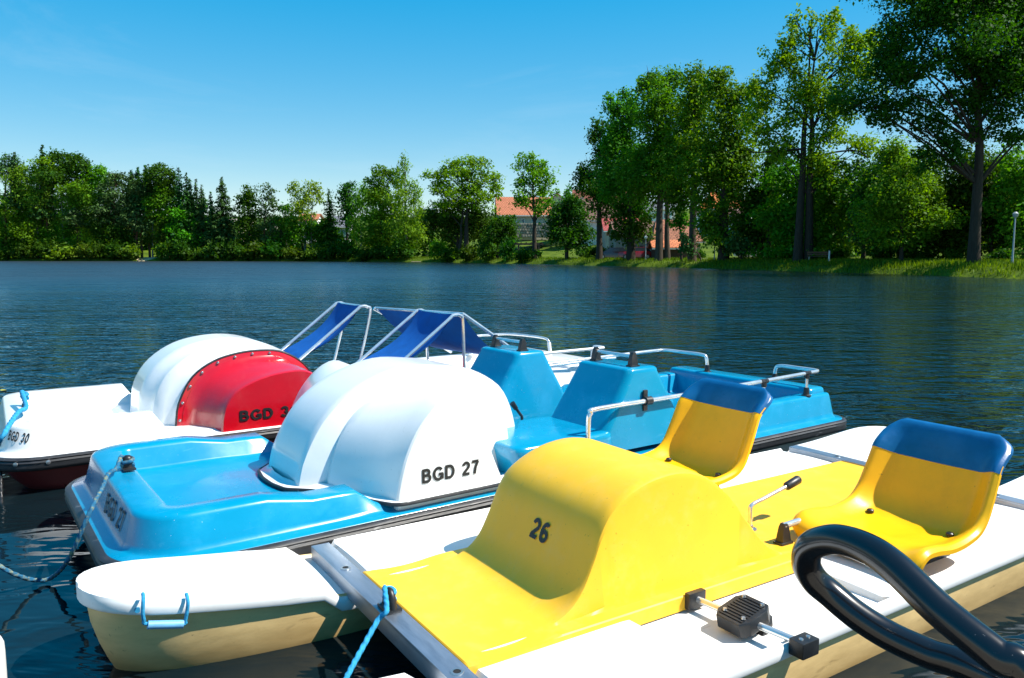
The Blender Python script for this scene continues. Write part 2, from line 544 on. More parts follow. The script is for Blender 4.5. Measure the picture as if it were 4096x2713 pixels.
# water
wm, n, l, b = nodes_of('lake_water')
b.inputs['Base Color'].default_value = (0.004, 0.010, 0.013, 1)
b.inputs['IOR'].default_value = 1.6
geo = n.new('ShaderNodeNewGeometry')
def wnoise(sx, sy, scale, detail, rough, dist=0.0, rot=0.0):
    mpn = n.new('ShaderNodeMapping')
    mpn.inputs['Scale'].default_value = (sx, sy, 1)
    mpn.inputs['Rotation'].default_value = (0, 0, rot)
    l.new(geo.outputs['Position'], mpn.inputs['Vector'])
    t = n.new('ShaderNodeTexNoise')
    t.inputs['Scale'].default_value = scale
    t.inputs['Detail'].default_value = detail
    t.inputs['Roughness'].default_value = rough
    t.inputs['Distortion'].default_value = dist
    l.new(mpn.outputs[0], t.inputs['Vector'])
    return t.outputs['Fac']
def math_n(op, a, b_):
    k = n.new('ShaderNodeMath'); k.operation = op
    for i, q in enumerate((a, b_)):
        if isinstance(q, (int, float)): k.inputs[i].default_value = q
        else: l.new(q, k.inputs[i])
    return k.outputs[0]
rip = wnoise(1.0, 2.0, 1.9, 3.0, 0.55, 0.5, R(6))
fine = wnoise(1.0, 1.7, 6.5, 2.0, 0.5, 0.3, R(-9))
swell = wnoise(0.5, 1.2, 0.6, 2.0, 0.5, 0.4, R(3))
# sheltered, smoother water among the moored boats
sep = n.new('ShaderNodeVectorMath'); sep.operation = 'DISTANCE'
l.new(geo.outputs['Position'], sep.inputs[0])
sep.inputs[1].default_value = (-1.0, 1.5, 0)
sh = n.new('ShaderNodeMapRange')
sh.inputs['From Min'].default_value = 2.0
sh.inputs['From Max'].default_value = 9.0
sh.inputs['To Min'].default_value = 0.16
sh.inputs['To Max'].default_value = 1.0
sh.interpolation_type = 'SMOOTHSTEP'
l.new(sep.outputs['Value'], sh.inputs['Value'])
gust = wnoise(0.05, 0.16, 1.0, 3.0, 0.6)
gm2 = n.new('ShaderNodeMapRange'); gm2.inputs['From Min'].default_value = 0.35; gm2.inputs['From Max'].default_value = 0.65; gm2.inputs['To Min'].default_value = 0.62; gm2.inputs['To Max'].default_value = 1.15
l.new(gust, gm2.inputs['Value'])
rgh = n.new('ShaderNodeMapRange')
rgh.inputs['From Min'].default_value = 10.0
rgh.inputs['From Max'].default_value = 50.0
rgh.inputs['To Min'].default_value = 0.035
rgh.inputs['To Max'].default_value = 0.40
l.new(sep.outputs['Value'], rgh.inputs['Value'])
# lee of the tree-lined right bank: the wind drops towards it
sxy = n.new('ShaderNodeSeparateXYZ'); l.new(geo.outputs['Position'], sxy.inputs[0])
leed = math_n('ADD', math_n('MULTIPLY', math_n('SUBTRACT', sxy.outputs['X'], 27.0), -0.94), math_n('MULTIPLY', math_n('SUBTRACT', sxy.outputs['Y'], 41.0), -0.33))
lee = n.new('ShaderNodeMapRange'); lee.interpolation_type = 'SMOOTHSTEP'
lee.inputs['From Min'].default_value = 4.0
lee.inputs['From Max'].default_value = 46.0
lee.inputs['To Min'].default_value = 0.30
lee.inputs['To Max'].default_value = 1.0
l.new(leed, lee.inputs['Value'])
l.new(math_n('MULTIPLY', rgh.outputs[0], lee.outputs[0]), b.inputs['Roughness'])
spl = n.new('ShaderNodeMapRange')
spl.inputs['From Min'].default_value = 4.0
spl.inputs['From Max'].default_value = 25.0
spl.inputs['To Min'].default_value = 0.22
spl.inputs['To Max'].default_value = 1.0
l.new(sep.outputs['Value'], spl.inputs['Value'])
l.new(spl.outputs[0], b.inputs['Specular IOR Level'])
hgt = math_n('ADD', math_n('MULTIPLY', rip, 0.13), math_n('MULTIPLY', fine, 0.014))
far = n.new('ShaderNodeMapRange')
far.inputs['From Min'].default_value = 5.0
far.inputs['From Max'].default_value = 70.0
far.inputs['To Min'].default_value = 0.0
far.inputs['To Max'].default_value = 1.0
l.new(sep.outputs['Value'], far.inputs['Value'])
big = wnoise(0.55, 1.5, 0.75, 3.0, 0.6, 0.5, R(4))
hgt = math_n('ADD', hgt, math_n('MULTIPLY', big, far.outputs[0]))
hgt = math_n('MULTIPLY', hgt, math_n('MULTIPLY', math_n('ADD', math_n('MULTIPLY', lee.outputs[0], 0.6), 0.4), math_n('MULTIPLY', sh.outputs[0], gm2.outputs[0])))
hgt = math_n('ADD', hgt, math_n('MULTIPLY', swell, 0.05))
bp = n.new('ShaderNodeBump')
bp.inputs['Strength'].default_value = 1.0
bp.inputs['Distance'].default_value = 1.0
l.new(hgt, bp.inputs['Height'])
l.new(bp.outputs[0], b.inputs['Normal'])
m = MB(False)
m.grid([[(-600, -60, 0.04), (600, -60, 0.04)], [(-600, 260, 0.04), (600, 260, 0.04)]])
struct(m.obj('lake_water', wm, None, 0))

# ------------------------------------------------------------------ foliage
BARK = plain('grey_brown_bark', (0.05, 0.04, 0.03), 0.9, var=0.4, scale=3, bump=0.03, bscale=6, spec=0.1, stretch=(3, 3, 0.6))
BARKL = plain('lit_oak_bark', (0.085, 0.066, 0.05), 0.9, var=0.4, scale=3, bump=0.03, bscale=6, spec=0.1, stretch=(3, 3, 0.6))  # lighter copy of the bark, sunlight put into its colour
BIRCHB = plain('birch_bark', (0.24, 0.22, 0.19), 0.8, var=0.5, scale=4, spec=0.1, stretch=(1, 1, 5))
PINEB = plain('pine_bark', (0.13, 0.06, 0.035), 0.9, var=0.35, scale=3, spec=0.1)
OAK = leaf_mat('oak_leaves', (0.0584, 0.1913, 0.0057))
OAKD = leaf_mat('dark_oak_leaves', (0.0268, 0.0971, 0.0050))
OAKB = leaf_mat('bright_oak_leaves', (0.0847, 0.2714, 0.0060))
LIME = leaf_mat('lime_leaves', (0.0930, 0.2334, 0.0110))
BIRCH = leaf_mat('birch_leaves', (0.1306, 0.2830, 0.0192))
YELG = leaf_mat('yellow_green_leaves', (0.2538, 0.3696, 0.0134))
SPR = leaf_mat('spruce_needles', (0.0254, 0.0993, 0.0191), trans=0.15)
PINE = leaf_mat('pine_needles', (0.0556, 0.1179, 0.0281), trans=0.2)
BUSH = leaf_mat('shrub_leaves', (0.0311, 0.0983, 0.0054))
BUSHL = leaf_mat('light_shrub_leaves', (0.0842, 0.1659, 0.0119))
GRASS = leaf_mat('tall_grass', (0.1032, 0.1716, 0.0074), trans=0.4, var=0.4)

def leaf_mesh(name, C_, Nrm, size, aspect, rng, hang=0.0):
    """one kite-shaped leaf face per centre"""
    k = len(C_)
    rnd = rng.normal(size=(k, 3))
    if hang:
        rnd = rnd * (1 - hang) + np.array([0, 0, -1.0]) * hang * 2
    t = rnd - Nrm * np.sum(rnd * Nrm, axis=1, keepdims=True)
    t /= np.linalg.norm(t, axis=1, keepdims=True) + 1e-9
    b_ = np.cross(Nrm, t)
    L = size * (0.45 + 1.15 * rng.random((k, 1)) ** 1.4)
    W = L * aspect
    V = np.empty((k, 4, 3))
    V[:, 0] = C_ - t * L * 0.5
    V[:, 1] = C_ + b_ * W * 0.5 - t * L * 0.05 + Nrm * L * 0.08
    V[:, 2] = C_ + t * L * 0.5
    V[:, 3] = C_ - b_ * W * 0.5 - t * L * 0.05 + Nrm * L * 0.08
    me = bpy.data.meshes.new(name)
    me.vertices.add(k * 4); me.loops.add(k * 4); me.polygons.add(k)
    me.vertices.foreach_set('co', V.reshape(-1))
    me.loops.foreach_set('vertex_index', np.arange(k * 4, dtype=np.int32))
    me.polygons.foreach_set('loop_start', np.arange(0, k * 4, 4, dtype=np.int32))
    me.update()
    me.validate()
    return me
def unit(a): return a / (np.linalg.norm(a, axis=1, keepdims=True) + 1e-9)
def clumps(lobes, leaf, dens, rng, sub=7, spread=0.5, up=0.45):
    """leaf centres + normals: each lobe (centre, radii) holds several uneven sub-clumps"""
    Cs, Ns = [], []
    for c, r in lobes:
        c, r = np.array(c), np.array(r)
        ns = int(sub + rng.integers(0, 4))
        dirs = unit(rng.normal(size=(ns, 3)))
        cen = c + dirs * r * (0.45 + 0.5 * rng.random((ns, 1)))
        cen[0] = c
        area = (r[0] * r[2]) * math.pi
        tot = int(2.6 * dens * area / (leaf * leaf))
        per = max(6, int(tot / ns))
        for q in cen:
            s = r * spread * (0.65 + 0.7 * rng.random())
            kk = max(5, int(per * (0.5 + rng.random())))
            d = unit(rng.normal(size=(kk, 3)))
            rad = (0.25 + 0.85 * rng.random((kk, 1)) ** 0.6)
            pos = q + d * s * rad
            pos += rng.normal(size=(kk, 3)) * leaf * 0.5
            nn = unit(d * 0.75 + rng.normal(size=(kk, 3)) * 0.6 + np.array([0, 0, up]))
            Cs.append(pos); Ns.append(nn)
    return np.concatenate(Cs), np.concatenate(Ns)
def shore_depth(x):
    return curve([(a, c) for a, b, c in SHORE_PX], x)
def tree(name, label, Y, base_px, lobes_px, leafm, barkm=None, leaf=0.3, dens=3.2, sub=7, trunk_r=0.3, group='trees on the far shore', hang=0.0, aspect=0.62, trunks=None, top=None, lean=0.0, limb=0.16, spread=0.5, depthk=0.85, seed=None, up=0.45, extra_limbs=(), fat=1.32, back=4.0):
    """lobes_px: crown lobes as surveyed (x, y, rx, ry); Y their distance; converted to real metres"""
    barkm = barkm or BARK
    rng = np.random.default_rng(seed if seed is not None else abs(hash(label)) % 99991 if False else sum(ord(c) * (i + 1) for i, c in enumerate(label)) % 99991)
    Y0 = Y
    Y = max(Y, shore_depth(base_px[0]) + back)
    leaf, trunk_r = leaf * Y / Y0, trunk_r * Y / Y0
    mpp = DS / F_PX * Y
    bx = at_depth(base_px[0], base_px[1], Y)
    z0 = gz(bx.x, Y)
    O = Vector((bx.x, Y, z0 - 0.15))
    root = thing(name, label, 'tree', O, 0, group)
    lobes = []
    for lx, ly, rx, ry in lobes_px:
        dy = rng.uniform(-0.5, 0.5) * rx * mpp * 1.2
        p = at_depth(lx, ly, Y)
        lobes.append((np.array([p.x - O.x, dy, p.z - O.z]), np.array([rx * mpp, rx * mpp * depthk, ry * mpp]) * fat))
    C_, N_ = clumps(lobes, leaf, dens, rng, sub, spread, up)
    me = leaf_mesh('crown', C_, N_, leaf, aspect, rng, hang)
    me.materials.append(leafm)
    cr = bpy.data.objects.new('crown', me); col.objects.link(cr); cr.parent = root
    # trunk(s) and limbs
    m = MB(False)
    hi = max(lobes, key=lambda q: q[0][2])
    for tb in (trunks or [(0.0, 1.0)]):
        off, k = tb
        tp = hi[0] if top is None else np.array([(at_depth(top[0], top[1], Y) - O).x, 0, (at_depth(top[0], top[1], Y) - O).z])
        a = Vector((off, 0, -0.3))
        tpv = Vector((tp[0] * 0.85 + off * 0.4, tp[1] * 0.4, tp[2]))
        pts = [a]
        for i in range(1, 8):
            s = i / 7
            q = Vector((off, 0, 0)).lerp(tpv, s)
            q.x = off * (1 - s) + (tpv.x) * s ** 1.6 + rng.normal() * 0.18 * s
            q.y += rng.normal() * 0.15 * s
            pts.append(q)
        r0 = trunk_r * k
        m.tube(pts, [r0 * 1.35, r0 * 0.98, r0 * 0.86, r0 * 0.72, r0 * 0.55, r0 * 0.38, r0 * 0.2, r0 * 0.07], 8, smooth=3)
        tr = pts
    for c, r in lobes:
        zc = c[2]
        zs = max(tr[1].z * 0.8, zc - (0.9 + 0.5 * abs(c[0])) - r[2] * 0.4)
        s = min(range(len(tr)), key=lambda i: abs(tr[i].z - zs))
        a = tr[s]
        e = Vector(c)
        mid = a.lerp(e, 0.5) + Vector((rng.normal() * 0.2, rng.normal() * 0.2, 0.25 + 0.1 * abs(c[0]) * rng.random()))
        rr = trunk_r * limb * (0.8 + 0.4 * rng.random())
        m.tube([a, mid, e], [rr * 1.5, rr, rr * 0.35], 5, smooth=3)
        for _ in range(3):
            d = Vector(unit(rng.normal(size=(1, 3)))[0]) 
            q = e + Vector((d.x * r[0], d.y * r[1], abs(d.z) * r[2])) * 0.9
            m.tube([mid.lerp(e, 0.6), e.lerp(q, 0.5) + Vector((0, 0, 0.1)), q], [rr * 0.6, rr * 0.4, rr * 0.12], 4)
    for pl, rr in extra_limbs:
        m.tube([at_depth(x, y, Y) - O for x, y in pl], rr, 6, smooth=4)
    m.obj('trunk', barkm, root, 60)
    return root
def zmap(x0, kx, y0, ky):
    return lambda L: [(x0 + a * kx, y0 + b * ky, c * kx, d * ky) for a, b, c, d in L]
Z1 = zmap(0, 0.2440, 288.9, 0.2440)
Z2 = zmap(520.1, 0.2211, 317.8, 0.2211)
Z3 = zmap(982.4, 0.2027, 317.8, 0.2027)
Z4 = zmap(1271.3, 0.3317, 115.6, 0.3317)
Z5 = zmap(1733.6, 0.4239, 0, 0.4239)

# --- right shore: tall oaks
G1 = 'tall shore trees on the right'
tree('oak_tree', 'huge dark oak at the right edge, its crown cut by the frame top', 45.5, (2250, 615),
     [(2110, 60, 62, 60), (2215, 50, 80, 70), (2330, 80, 75, 80), (2200, 135, 95, 50), (2115, 165, 55, 45), (2045, 195, 60, 38), (2320, 195, 75, 55), (1985, 232, 52, 30), (2075, 262, 55, 28), (2160, 245, 45, 36), (2180, 325, 38, 40), (2150, 368, 30, 24), (2295, 285, 45, 34), (2335, 325, 38, 18), (2400, 120, 80, 90), (2430, 250, 80, 70), (2250, -50, 110, 60), (2120, -40, 80, 50), (2390, -30, 90, 70), (2250, 240, 30, 40), (2060, 120, 35, 30), (2020, 260, 35, 22), (2130, 300, 24, 18), (2290, 140, 60, 40), (2250, 5, 70, 45), (2150, 5, 55, 45), (2330, 10, 70, 45), (2370, 190, 40, 40)],
     OAKD, leaf=0.19, dens=3.4, sub=11, trunk_r=0.30, group=G1, spread=0.42, fat=1.38, top=(2265, -60), limb=0.2,
     extra_limbs=[([(2250, 330), (2190, 290), (2110, 262), (2010, 248), (1960, 240)], [0.12, 0.09, 0.07, 0.04, 0.02]), ([(2252, 300), (2310, 230), (2380, 190)], [0.15, 0.09, 0.04]), ([(2250, 400), (2205, 350), (2150, 300)], [0.12, 0.07, 0.03])])
tree('poplar_tree', 'tall airy poplar with upswept branches right of the oak row', 58, (1848, 600),
     Z5([(130, 330, 45, 60), (250, 130, 25, 55), (330, 135, 25, 55), (300, 230, 45, 60), (470, 115, 35, 50), (400, 190, 45, 60), (560, 190, 45, 50), (650, 230, 45, 50), (190, 250, 35, 60), (60, 480, 55, 60), (230, 400, 85, 75), (470, 300, 90, 80), (600, 320, 85, 75), (340, 500, 95, 80), (550, 460, 110, 75), (120, 560, 80, 70), (30, 640, 70, 60), (280, 620, 110, 80), (460, 620, 90, 80), (90, 750, 90, 50), (230, 790, 80, 60), (400, 760, 85, 60), (570, 780, 75, 35), (660, 800, 50, 35), (130, 850, 50, 40), (330, 880, 90, 60), (720, 310, 60, 50)]),
     OAKB, leaf=0.22, dens=3.0, sub=10, trunk_r=0.30, fat=1.5, group=G1, spread=0.44, top=(1880, 60), trunks=[(-0.15, 1.0), (0.75, 1.0)],
     extra_limbs=[([(1860, 370), (1930, 352), (1985, 350), (2010, 372)], [0.12, 0.08, 0.06, 0.02]), ([(1850, 345), (1790, 350), (1740, 352), (1725, 340)], [0.1, 0.08, 0.05, 0.02])])
tree('lime_tree', 'bushy rounded lime tree with a thin trunk, lit from the right', 51.5, (2083, 604),
     [(2085, 345, 40, 28), (2060, 385, 55, 35), (2115, 395, 50, 38), (2040, 430, 50, 38), (2090, 440, 70, 40), (2140, 450, 48, 38), (2025, 485, 40, 38), (2085, 490, 70, 45), (2150, 505, 45, 35), (2050, 535, 55, 28), (2110, 540, 60, 28), (2170, 520, 28, 22), (2070, 560, 40, 18)],
     LIME, leaf=0.19, dens=4.6, sub=9, trunk_r=0.13, fat=1.08, group=G1, top=(2090, 360))
tree('oak_tree', 'slim straight oak, third trunk of the dense right group', 72, (1600, 594),
     Z4([(1040, 170, 55, 60), (980, 260, 80, 80), (1000, 400, 100, 100), (930, 520, 80, 90), (1010, 560, 90, 90), (1000, 720, 90, 80), (930, 830, 60, 50), (890, 640, 60, 70), (1060, 300, 60, 70)]) + [(1600, 420, 46, 32), (1590, 375, 48, 36), (1580, 458, 32, 20), (1615, 340, 45, 36)],
     OAK, BARKL, leaf=0.27, dens=3.6, sub=9, trunk_r=0.36, fat=1.55, group=G1, top=(1605, 180))
tree('oak_tree', 'tallest oak of the dense right group, with a forked pale trunk', 78, (1524, 592),
     Z4([(690, 180, 50, 55), (745, 230, 70, 70), (850, 200, 50, 55), (700, 380, 110, 90), (820, 330, 90, 80), (820, 470, 110, 100), (680, 520, 90, 80), (760, 620, 110, 95), (690, 760, 80, 75), (840, 740, 75, 75), (620, 300, 55, 55), (760, 830, 70, 50), (900, 900, 40, 40)]) + [(1500, 420, 42, 32), (1545, 430, 42, 28), (1520, 378, 48, 38), (1480, 395, 36, 32), (1555, 385, 36, 30)],
     OAK, BARKL, leaf=0.28, dens=3.6, sub=9, trunk_r=0.36, fat=1.55, group=G1, top=(1530, 190), trunks=[(0.0, 1.0), (0.95, 0.72)])
tree('oak_tree', 'dark-trunked oak at the right end of the dense group', 68, (1672, 598),
     Z4([(1200, 170, 50, 50), (1110, 180, 50, 50), (1150, 280, 90, 80), (1250, 330, 90, 80), (1350, 330, 65, 60), (1200, 480, 110, 90), (1300, 560, 95, 85), (1250, 700, 100, 70), (1350, 740, 50, 35), (1170, 620, 80, 80), (1180, 830, 70, 50), (1280, 850, 60, 45), (1230, 925, 80, 40), (1390, 440, 60, 60), (1420, 260, 30, 35), (1100, 720, 50, 60)]) + [(1660, 420, 46, 32), (1700, 398, 42, 32), (1690, 452, 42, 22), (1640, 378, 42, 34), (1640, 462, 32, 22), (1720, 360, 36, 30)],
     OAK, leaf=0.26, dens=3.6, sub=9, trunk_r=0.42, fat=1.55, group=G1, top=(1670, 190))
tree('oak_tree', 'broad oak on the left flank of the dense right group', 84, (1458, 590),
     Z4([(510, 320, 35, 40), (450, 390, 60, 50), (540, 400, 70, 70), (590, 500, 90, 90), (480, 540, 80, 80), (540, 640, 90, 90), (460, 690, 70, 80), (570, 760, 90, 80), (480, 830, 60, 60), (610, 880, 60, 60), (560, 930, 60, 45)]) + [(1440, 425, 40, 32), (1478, 462, 36, 26), (1450, 380, 42, 34), (1420, 400, 34, 30)],
     OAK, leaf=0.29, dens=3.7, sub=9, trunk_r=0.42, fat=1.55, group=G1, top=(1455, 250))
tree('oak_tree', 'lower oak with dead twigs on top, left of the dense group', 90, (1385, 588),
     Z4([(370, 530, 60, 55), (340, 610, 55, 60), (400, 690, 50, 60), (340, 730, 50, 55), (270, 830, 50, 45), (220, 860, 42, 42), (290, 910, 55, 45), (350, 860, 50, 50), (400, 900, 55, 50), (210, 930, 35, 38), (330, 970, 50, 35), (420, 800, 45, 50)]) + [(1372, 452, 34, 24), (1402, 468, 34, 26), (1400, 430, 34, 26)],
     OAKD, leaf=0.29, dens=3.4, sub=8, trunk_r=0.34, fat=1.55, group=G1, top=(1375, 300), trunks=[(0.0, 1.0)],
     extra_limbs=[([(1380, 480), (1360, 420), (1352, 368)], [0.1, 0.06, 0.015]), ([(1375, 440), (1362, 390), (1355, 362)], [0.06, 0.04, 0.01])])
G2 = 'free-standing shore trees in the middle'
tree('oak_tree', 'small free-standing oak in front of the red-roofed house', 106, (1235, 585),
     Z3([(1110, 240, 55, 45), (1230, 230, 45, 40), (1280, 290, 75, 55), (1170, 330, 85, 55), (1060, 350, 55, 35), (1350, 320, 45, 40), (1250, 400, 110, 65), (1400, 430, 75, 50), (1120, 470, 80, 50), (1450, 510, 50, 28), (1060, 540, 50, 40), (1240, 540, 130, 70), (1370, 560, 80, 50), (1130, 640, 100, 45), (1340, 650, 110, 45), (1500, 640, 55, 28), (1230, 740, 120, 50), (1080, 760, 80, 38), (1380, 760, 100, 45), (1300, 840, 90, 45), (1050, 690, 40, 25)]),
     OAKB, leaf=0.33, dens=3.2, sub=8, trunk_r=0.34, fat=1.4, group=G2, top=(1232, 400))
tree('oak_tree', 'wide spreading oak left of the red-roofed house', 119, (1077, 590),
     Z3([(290, 320, 60, 45), (420, 300, 85, 55), (560, 290, 90, 50), (660, 300, 70, 50), (180, 400, 80, 60), (60, 440, 70, 45), (330, 420, 110, 75), (530, 410, 120, 75), (700, 430, 85, 65), (800, 470, 60, 60), (120, 520, 60, 40), (780, 580, 70, 50), (250, 530, 90, 65), (460, 540, 140, 80), (640, 560, 100, 70), (120, 600, 55, 35), (250, 640, 120, 60), (480, 670, 150, 70), (680, 680, 120, 50), (810, 670, 50, 30), (380, 780, 150, 70), (590, 780, 150, 70), (200, 780, 110, 70)]),
     OAKB, leaf=0.34, dens=3.4, sub=8, trunk_r=0.42, fat=1.4, group=G2, top=(1085, 420), trunks=[(0.0, 1.0), (-1.2, 0.6)])
tree('dense_tree', 'dense dark-green tree filling the shore under the wide oak', 114, (1060, 600),
     Z3([(200, 900, 120, 80), (330, 870, 130, 80), (500, 900, 150, 90), (650, 900, 110, 80), (150, 1000, 120, 80), (300, 1020, 150, 90), (480, 1040, 150, 90), (620, 1030, 110, 80), (100, 950, 80, 80), (350, 1130, 140, 60)]),
     OAKD, leaf=0.36, dens=3.4, sub=8, trunk_r=0.3, fat=1.55, group=G2)
tree('leafy_tree', 'dark bushy tree left of the timber pergola', 108, (1150, 596),
     Z3([(830, 1000, 90, 55), (900, 960, 80, 50), (960, 1010, 60, 55), (780, 1080, 100, 70), (900, 1090, 110, 70), (1000, 1080, 50, 50), (830, 1170, 130, 60), (960, 1170, 70, 50), (980, 960, 45, 40)]),
     BUSH, leaf=0.32, dens=4.0, sub=8, trunk_r=0.2, fat=1.55, group=G2)
tree('leafy_tree', 'dark round tree right of the free-standing oak', 104, (1310, 590),
     Z3([(1560, 820, 100, 80), (1650, 790, 90, 80), (1500, 930, 110, 90), (1650, 930, 130, 100), (1770, 880, 90, 90), (1580, 1060, 140, 90), (1750, 1040, 120, 90), (1470, 1080, 70, 80), (1640, 1180, 160, 80), (1800, 1150, 90, 80), (1700, 720, 70, 50)]),
     BUSH, leaf=0.33, dens=4.0, sub=8, trunk_r=0.22, fat=1.55, group=G2)
tree('young_spruce', 'small pointed tree tip rising behind the dark round tree', 112, (1308, 590),
     Z3([(1630, 590, 28, 40), (1640, 640, 50, 40), (1620, 690, 60, 45), (1650, 740, 80, 50)]), OAK, leaf=0.3, dens=3.6, sub=6, trunk_r=0.16, group=G2)
tree('leafy_tree', 'dark tree under the broad oak, beside the red vehicle', 86, (1455, 590),
     Z4([(560, 1100, 60, 50), (500, 1130, 60, 50), (620, 1140, 60, 50), (520, 1210, 90, 60), (620, 1210, 80, 60), (560, 1280, 110, 60), (480, 1270, 50, 50)]), BUSH, leaf=0.3, dens=4.0, sub=8, trunk_r=0.2, group=G1)
tree('leafy_tree', 'green undergrowth tree between the dense group and the orange roof', 74, (1575, 590),
     Z4([(890, 1060, 45, 50), (900, 1140, 55, 50), (870, 1200, 50, 40), (920, 1200, 40, 40)]), OAK, leaf=0.27, dens=3.6, sub=7, trunk_r=0.12, group=G1)
tree('maple_tree', 'mid-green young maple in front of the dark-trunked oak', 69, (1678, 596),
     Z4([(1170, 1110, 70, 45), (1230, 1090, 60, 45), (1100, 1170, 70, 50), (1210, 1180, 100, 60), (1300, 1170, 70, 50), (1120, 1250, 80, 55), (1230, 1270, 100, 60), (1310, 1260, 60, 50), (1060, 1230, 45, 50), (1200, 1340, 90, 50), (1090, 1330, 60, 45)]), LIME, leaf=0.25, dens=3.6, sub=8, trunk_r=0.14, group=G1)
tree('spruce_bush', 'low dark spruce beside the orange roof', 73, (1620, 592),
     Z4([(940, 1330, 35, 40), (920, 1370, 40, 35), (955, 1400, 40, 30)]), SPR, leaf=0.3, dens=4, sub=6, trunk_r=0.1, group=G1)
tree('spruce_bush', 'low dark spruce right of the dark-trunked oak', 66, (1715, 594),
     Z4([(1310, 1330, 60, 45), (1340, 1370, 60, 40), (1290, 1390, 60, 35)]), SPR, leaf=0.28, dens=4, sub=7, trunk_r=0.1, group=G1)
G3 = 'dense belt of trees behind the right bank'
belt = [
    ('leafy_tree', 'dark tree of the belt, leftmost beside the town roofs', 70, 1760, [(1765, 425, 28, 30), (1750, 470, 35, 35), (1790, 460, 40, 40), (1745, 520, 40, 35), (1790, 520, 50, 40), (1770, 565, 55, 30)], OAKD),
    ('slender_tree', 'slender pointed tree poking up left of the poplar trunk', 68, 1775, [(1780, 375, 12, 25), (1778, 410, 20, 25), (1785, 445, 28, 25)], OAKD),
    ('leafy_tree', 'dense tree wrapped round the poplar trunk', 61, 1850, [(1850, 400, 45, 35), (1830, 445, 55, 40), (1885, 430, 50, 40), (1820, 495, 60, 40), (1880, 490, 65, 45), (1840, 545, 70, 35), (1900, 540, 55, 35), (1850, 585, 70, 18)], OAK),
    ('leafy_tree', 'bright-topped tree between the poplar and the lime', 60, 1930, [(1925, 390, 40, 25), (1950, 420, 40, 30), (1910, 440, 45, 35), (1955, 465, 45, 35), (1930, 510, 55, 40), (1970, 530, 45, 35), (1935, 565, 60, 25)], OAK),
    ('spruce_tree', 'small dark spruce between two leafy trees of the belt', 63, 1995, [(2000, 400, 18, 22), (1995, 425, 26, 22), (2000, 455, 32, 25), (1998, 490, 38, 28), (2000, 530, 42, 30)], SPR),
    ('leafy_tree', 'dark tree of the belt just left of the huge oak trunk', 58, 2190, [(2190, 420, 45, 40), (2150, 450, 50, 45), (2220, 460, 50, 45), (2170, 510, 60, 45), (2225, 520, 50, 45), (2190, 565, 70, 30)], OAKD),
    ('leafy_tree', 'dark tree of the belt right behind the huge oak trunk', 56, 2290, [(2290, 380, 50, 40), (2250, 420, 50, 40), (2330, 420, 50, 40), (2280, 470, 60, 40), (2340, 480, 50, 45), (2290, 530, 70, 40), (2350, 550, 50, 35)], OAKD),
    ('leafy_tree', 'yellow-green tree of the belt at the right frame edge', 53, 2370, [(2360, 385, 35, 35), (2400, 410, 60, 50), (2350, 450, 40, 35), (2390, 490, 60, 45), (2345, 530, 35, 30), (2400, 560, 60, 40)], LIME),
    ('leafy_tree', 'dark tree of the belt filling behind the lime', 60, 2080, [(2040, 400, 45, 40), (2110, 410, 55, 40), (2060, 460, 60, 45), (2130, 470, 55, 45), (2050, 525, 65, 45), (2130, 530, 60, 45), (2090, 575, 80, 22)], OAKD),
]
for nm, lb, Y, bx, lob, lm in belt:
    tree(nm, lb, Y, (bx, 598), lob, lm, leaf=0.26, dens=4.2, sub=9, trunk_r=0.16, group=G3, back=9)

# --- middle of the far shore
G4 = 'birches and alders along the middle of the far shore'
tree('birch_tree', 'tallest weeping birch of the far shore with a narrow tip', 136, (940, 603),
     Z2([(1870, 215, 32, 45), (1865, 300, 50, 55), (1860, 390, 65, 55), (1870, 480, 80, 60), (1900, 580, 110, 70), (2000, 520, 45, 80), (1990, 640, 65, 80), (1850, 680, 120, 80), (1950, 770, 120, 80), (1870, 880, 150, 90), (1990, 900, 90, 90), (1930, 1000, 140, 90), (1960, 1100, 120, 80), (1840, 1080, 110, 80)]),
     BIRCH, BIRCHB, leaf=0.42, dens=3.3, hang=0.6, aspect=0.45, trunk_r=0.26, group=G4, top=(933, 380))
tree('leafy_tree', 'broad leafy tree left of the tallest birch', 140, (885, 603),
     Z2([(1600, 350, 50, 35), (1680, 360, 60, 40), (1740, 370, 50, 45), (1510, 455, 40, 30), (1620, 440, 80, 50), (1720, 460, 80, 60), (1560, 540, 90, 60), (1680, 560, 110, 70), (1620, 680, 140, 80), (1740, 700, 90, 80), (1640, 820, 150, 90), (1700, 950, 150, 90), (1600, 1060, 140, 90), (1740, 1120, 130, 70)]),
     OAK, leaf=0.42, dens=3.3, trunk_r=0.3, group=G4, fat=1.5)
tree('birch_tree', 'pale weeping birch in front of the broad leafy tree', 134, (835, 603),
     Z2([(1550, 620, 60, 70), (1480, 640, 60, 70), (1420, 560, 50, 50), (1470, 760, 80, 80), (1380, 700, 70, 80), (1540, 820, 80, 80), (1440, 880, 90, 80), (1350, 960, 60, 80), (1370, 1070, 55, 80), (1360, 1180, 55, 60)]),
     BIRCH, BIRCHB, leaf=0.4, dens=3.0, hang=0.6, aspect=0.45, trunk_r=0.11, group=G4, fat=1.5)
tree('leafy_tree', 'dark leafy tree right of the gap with the grey-roofed house', 143, (800, 603),
     Z2([(1295, 490, 40, 40), (1250, 570, 55, 45), (1320, 570, 60, 50), (1260, 650, 70, 55), (1330, 680, 70, 60), (1240, 740, 55, 50), (1320, 790, 80, 60), (1280, 890, 60, 60)]),
     OAKD, leaf=0.42, dens=3.4, trunk_r=0.24, group=G4, fat=1.5)
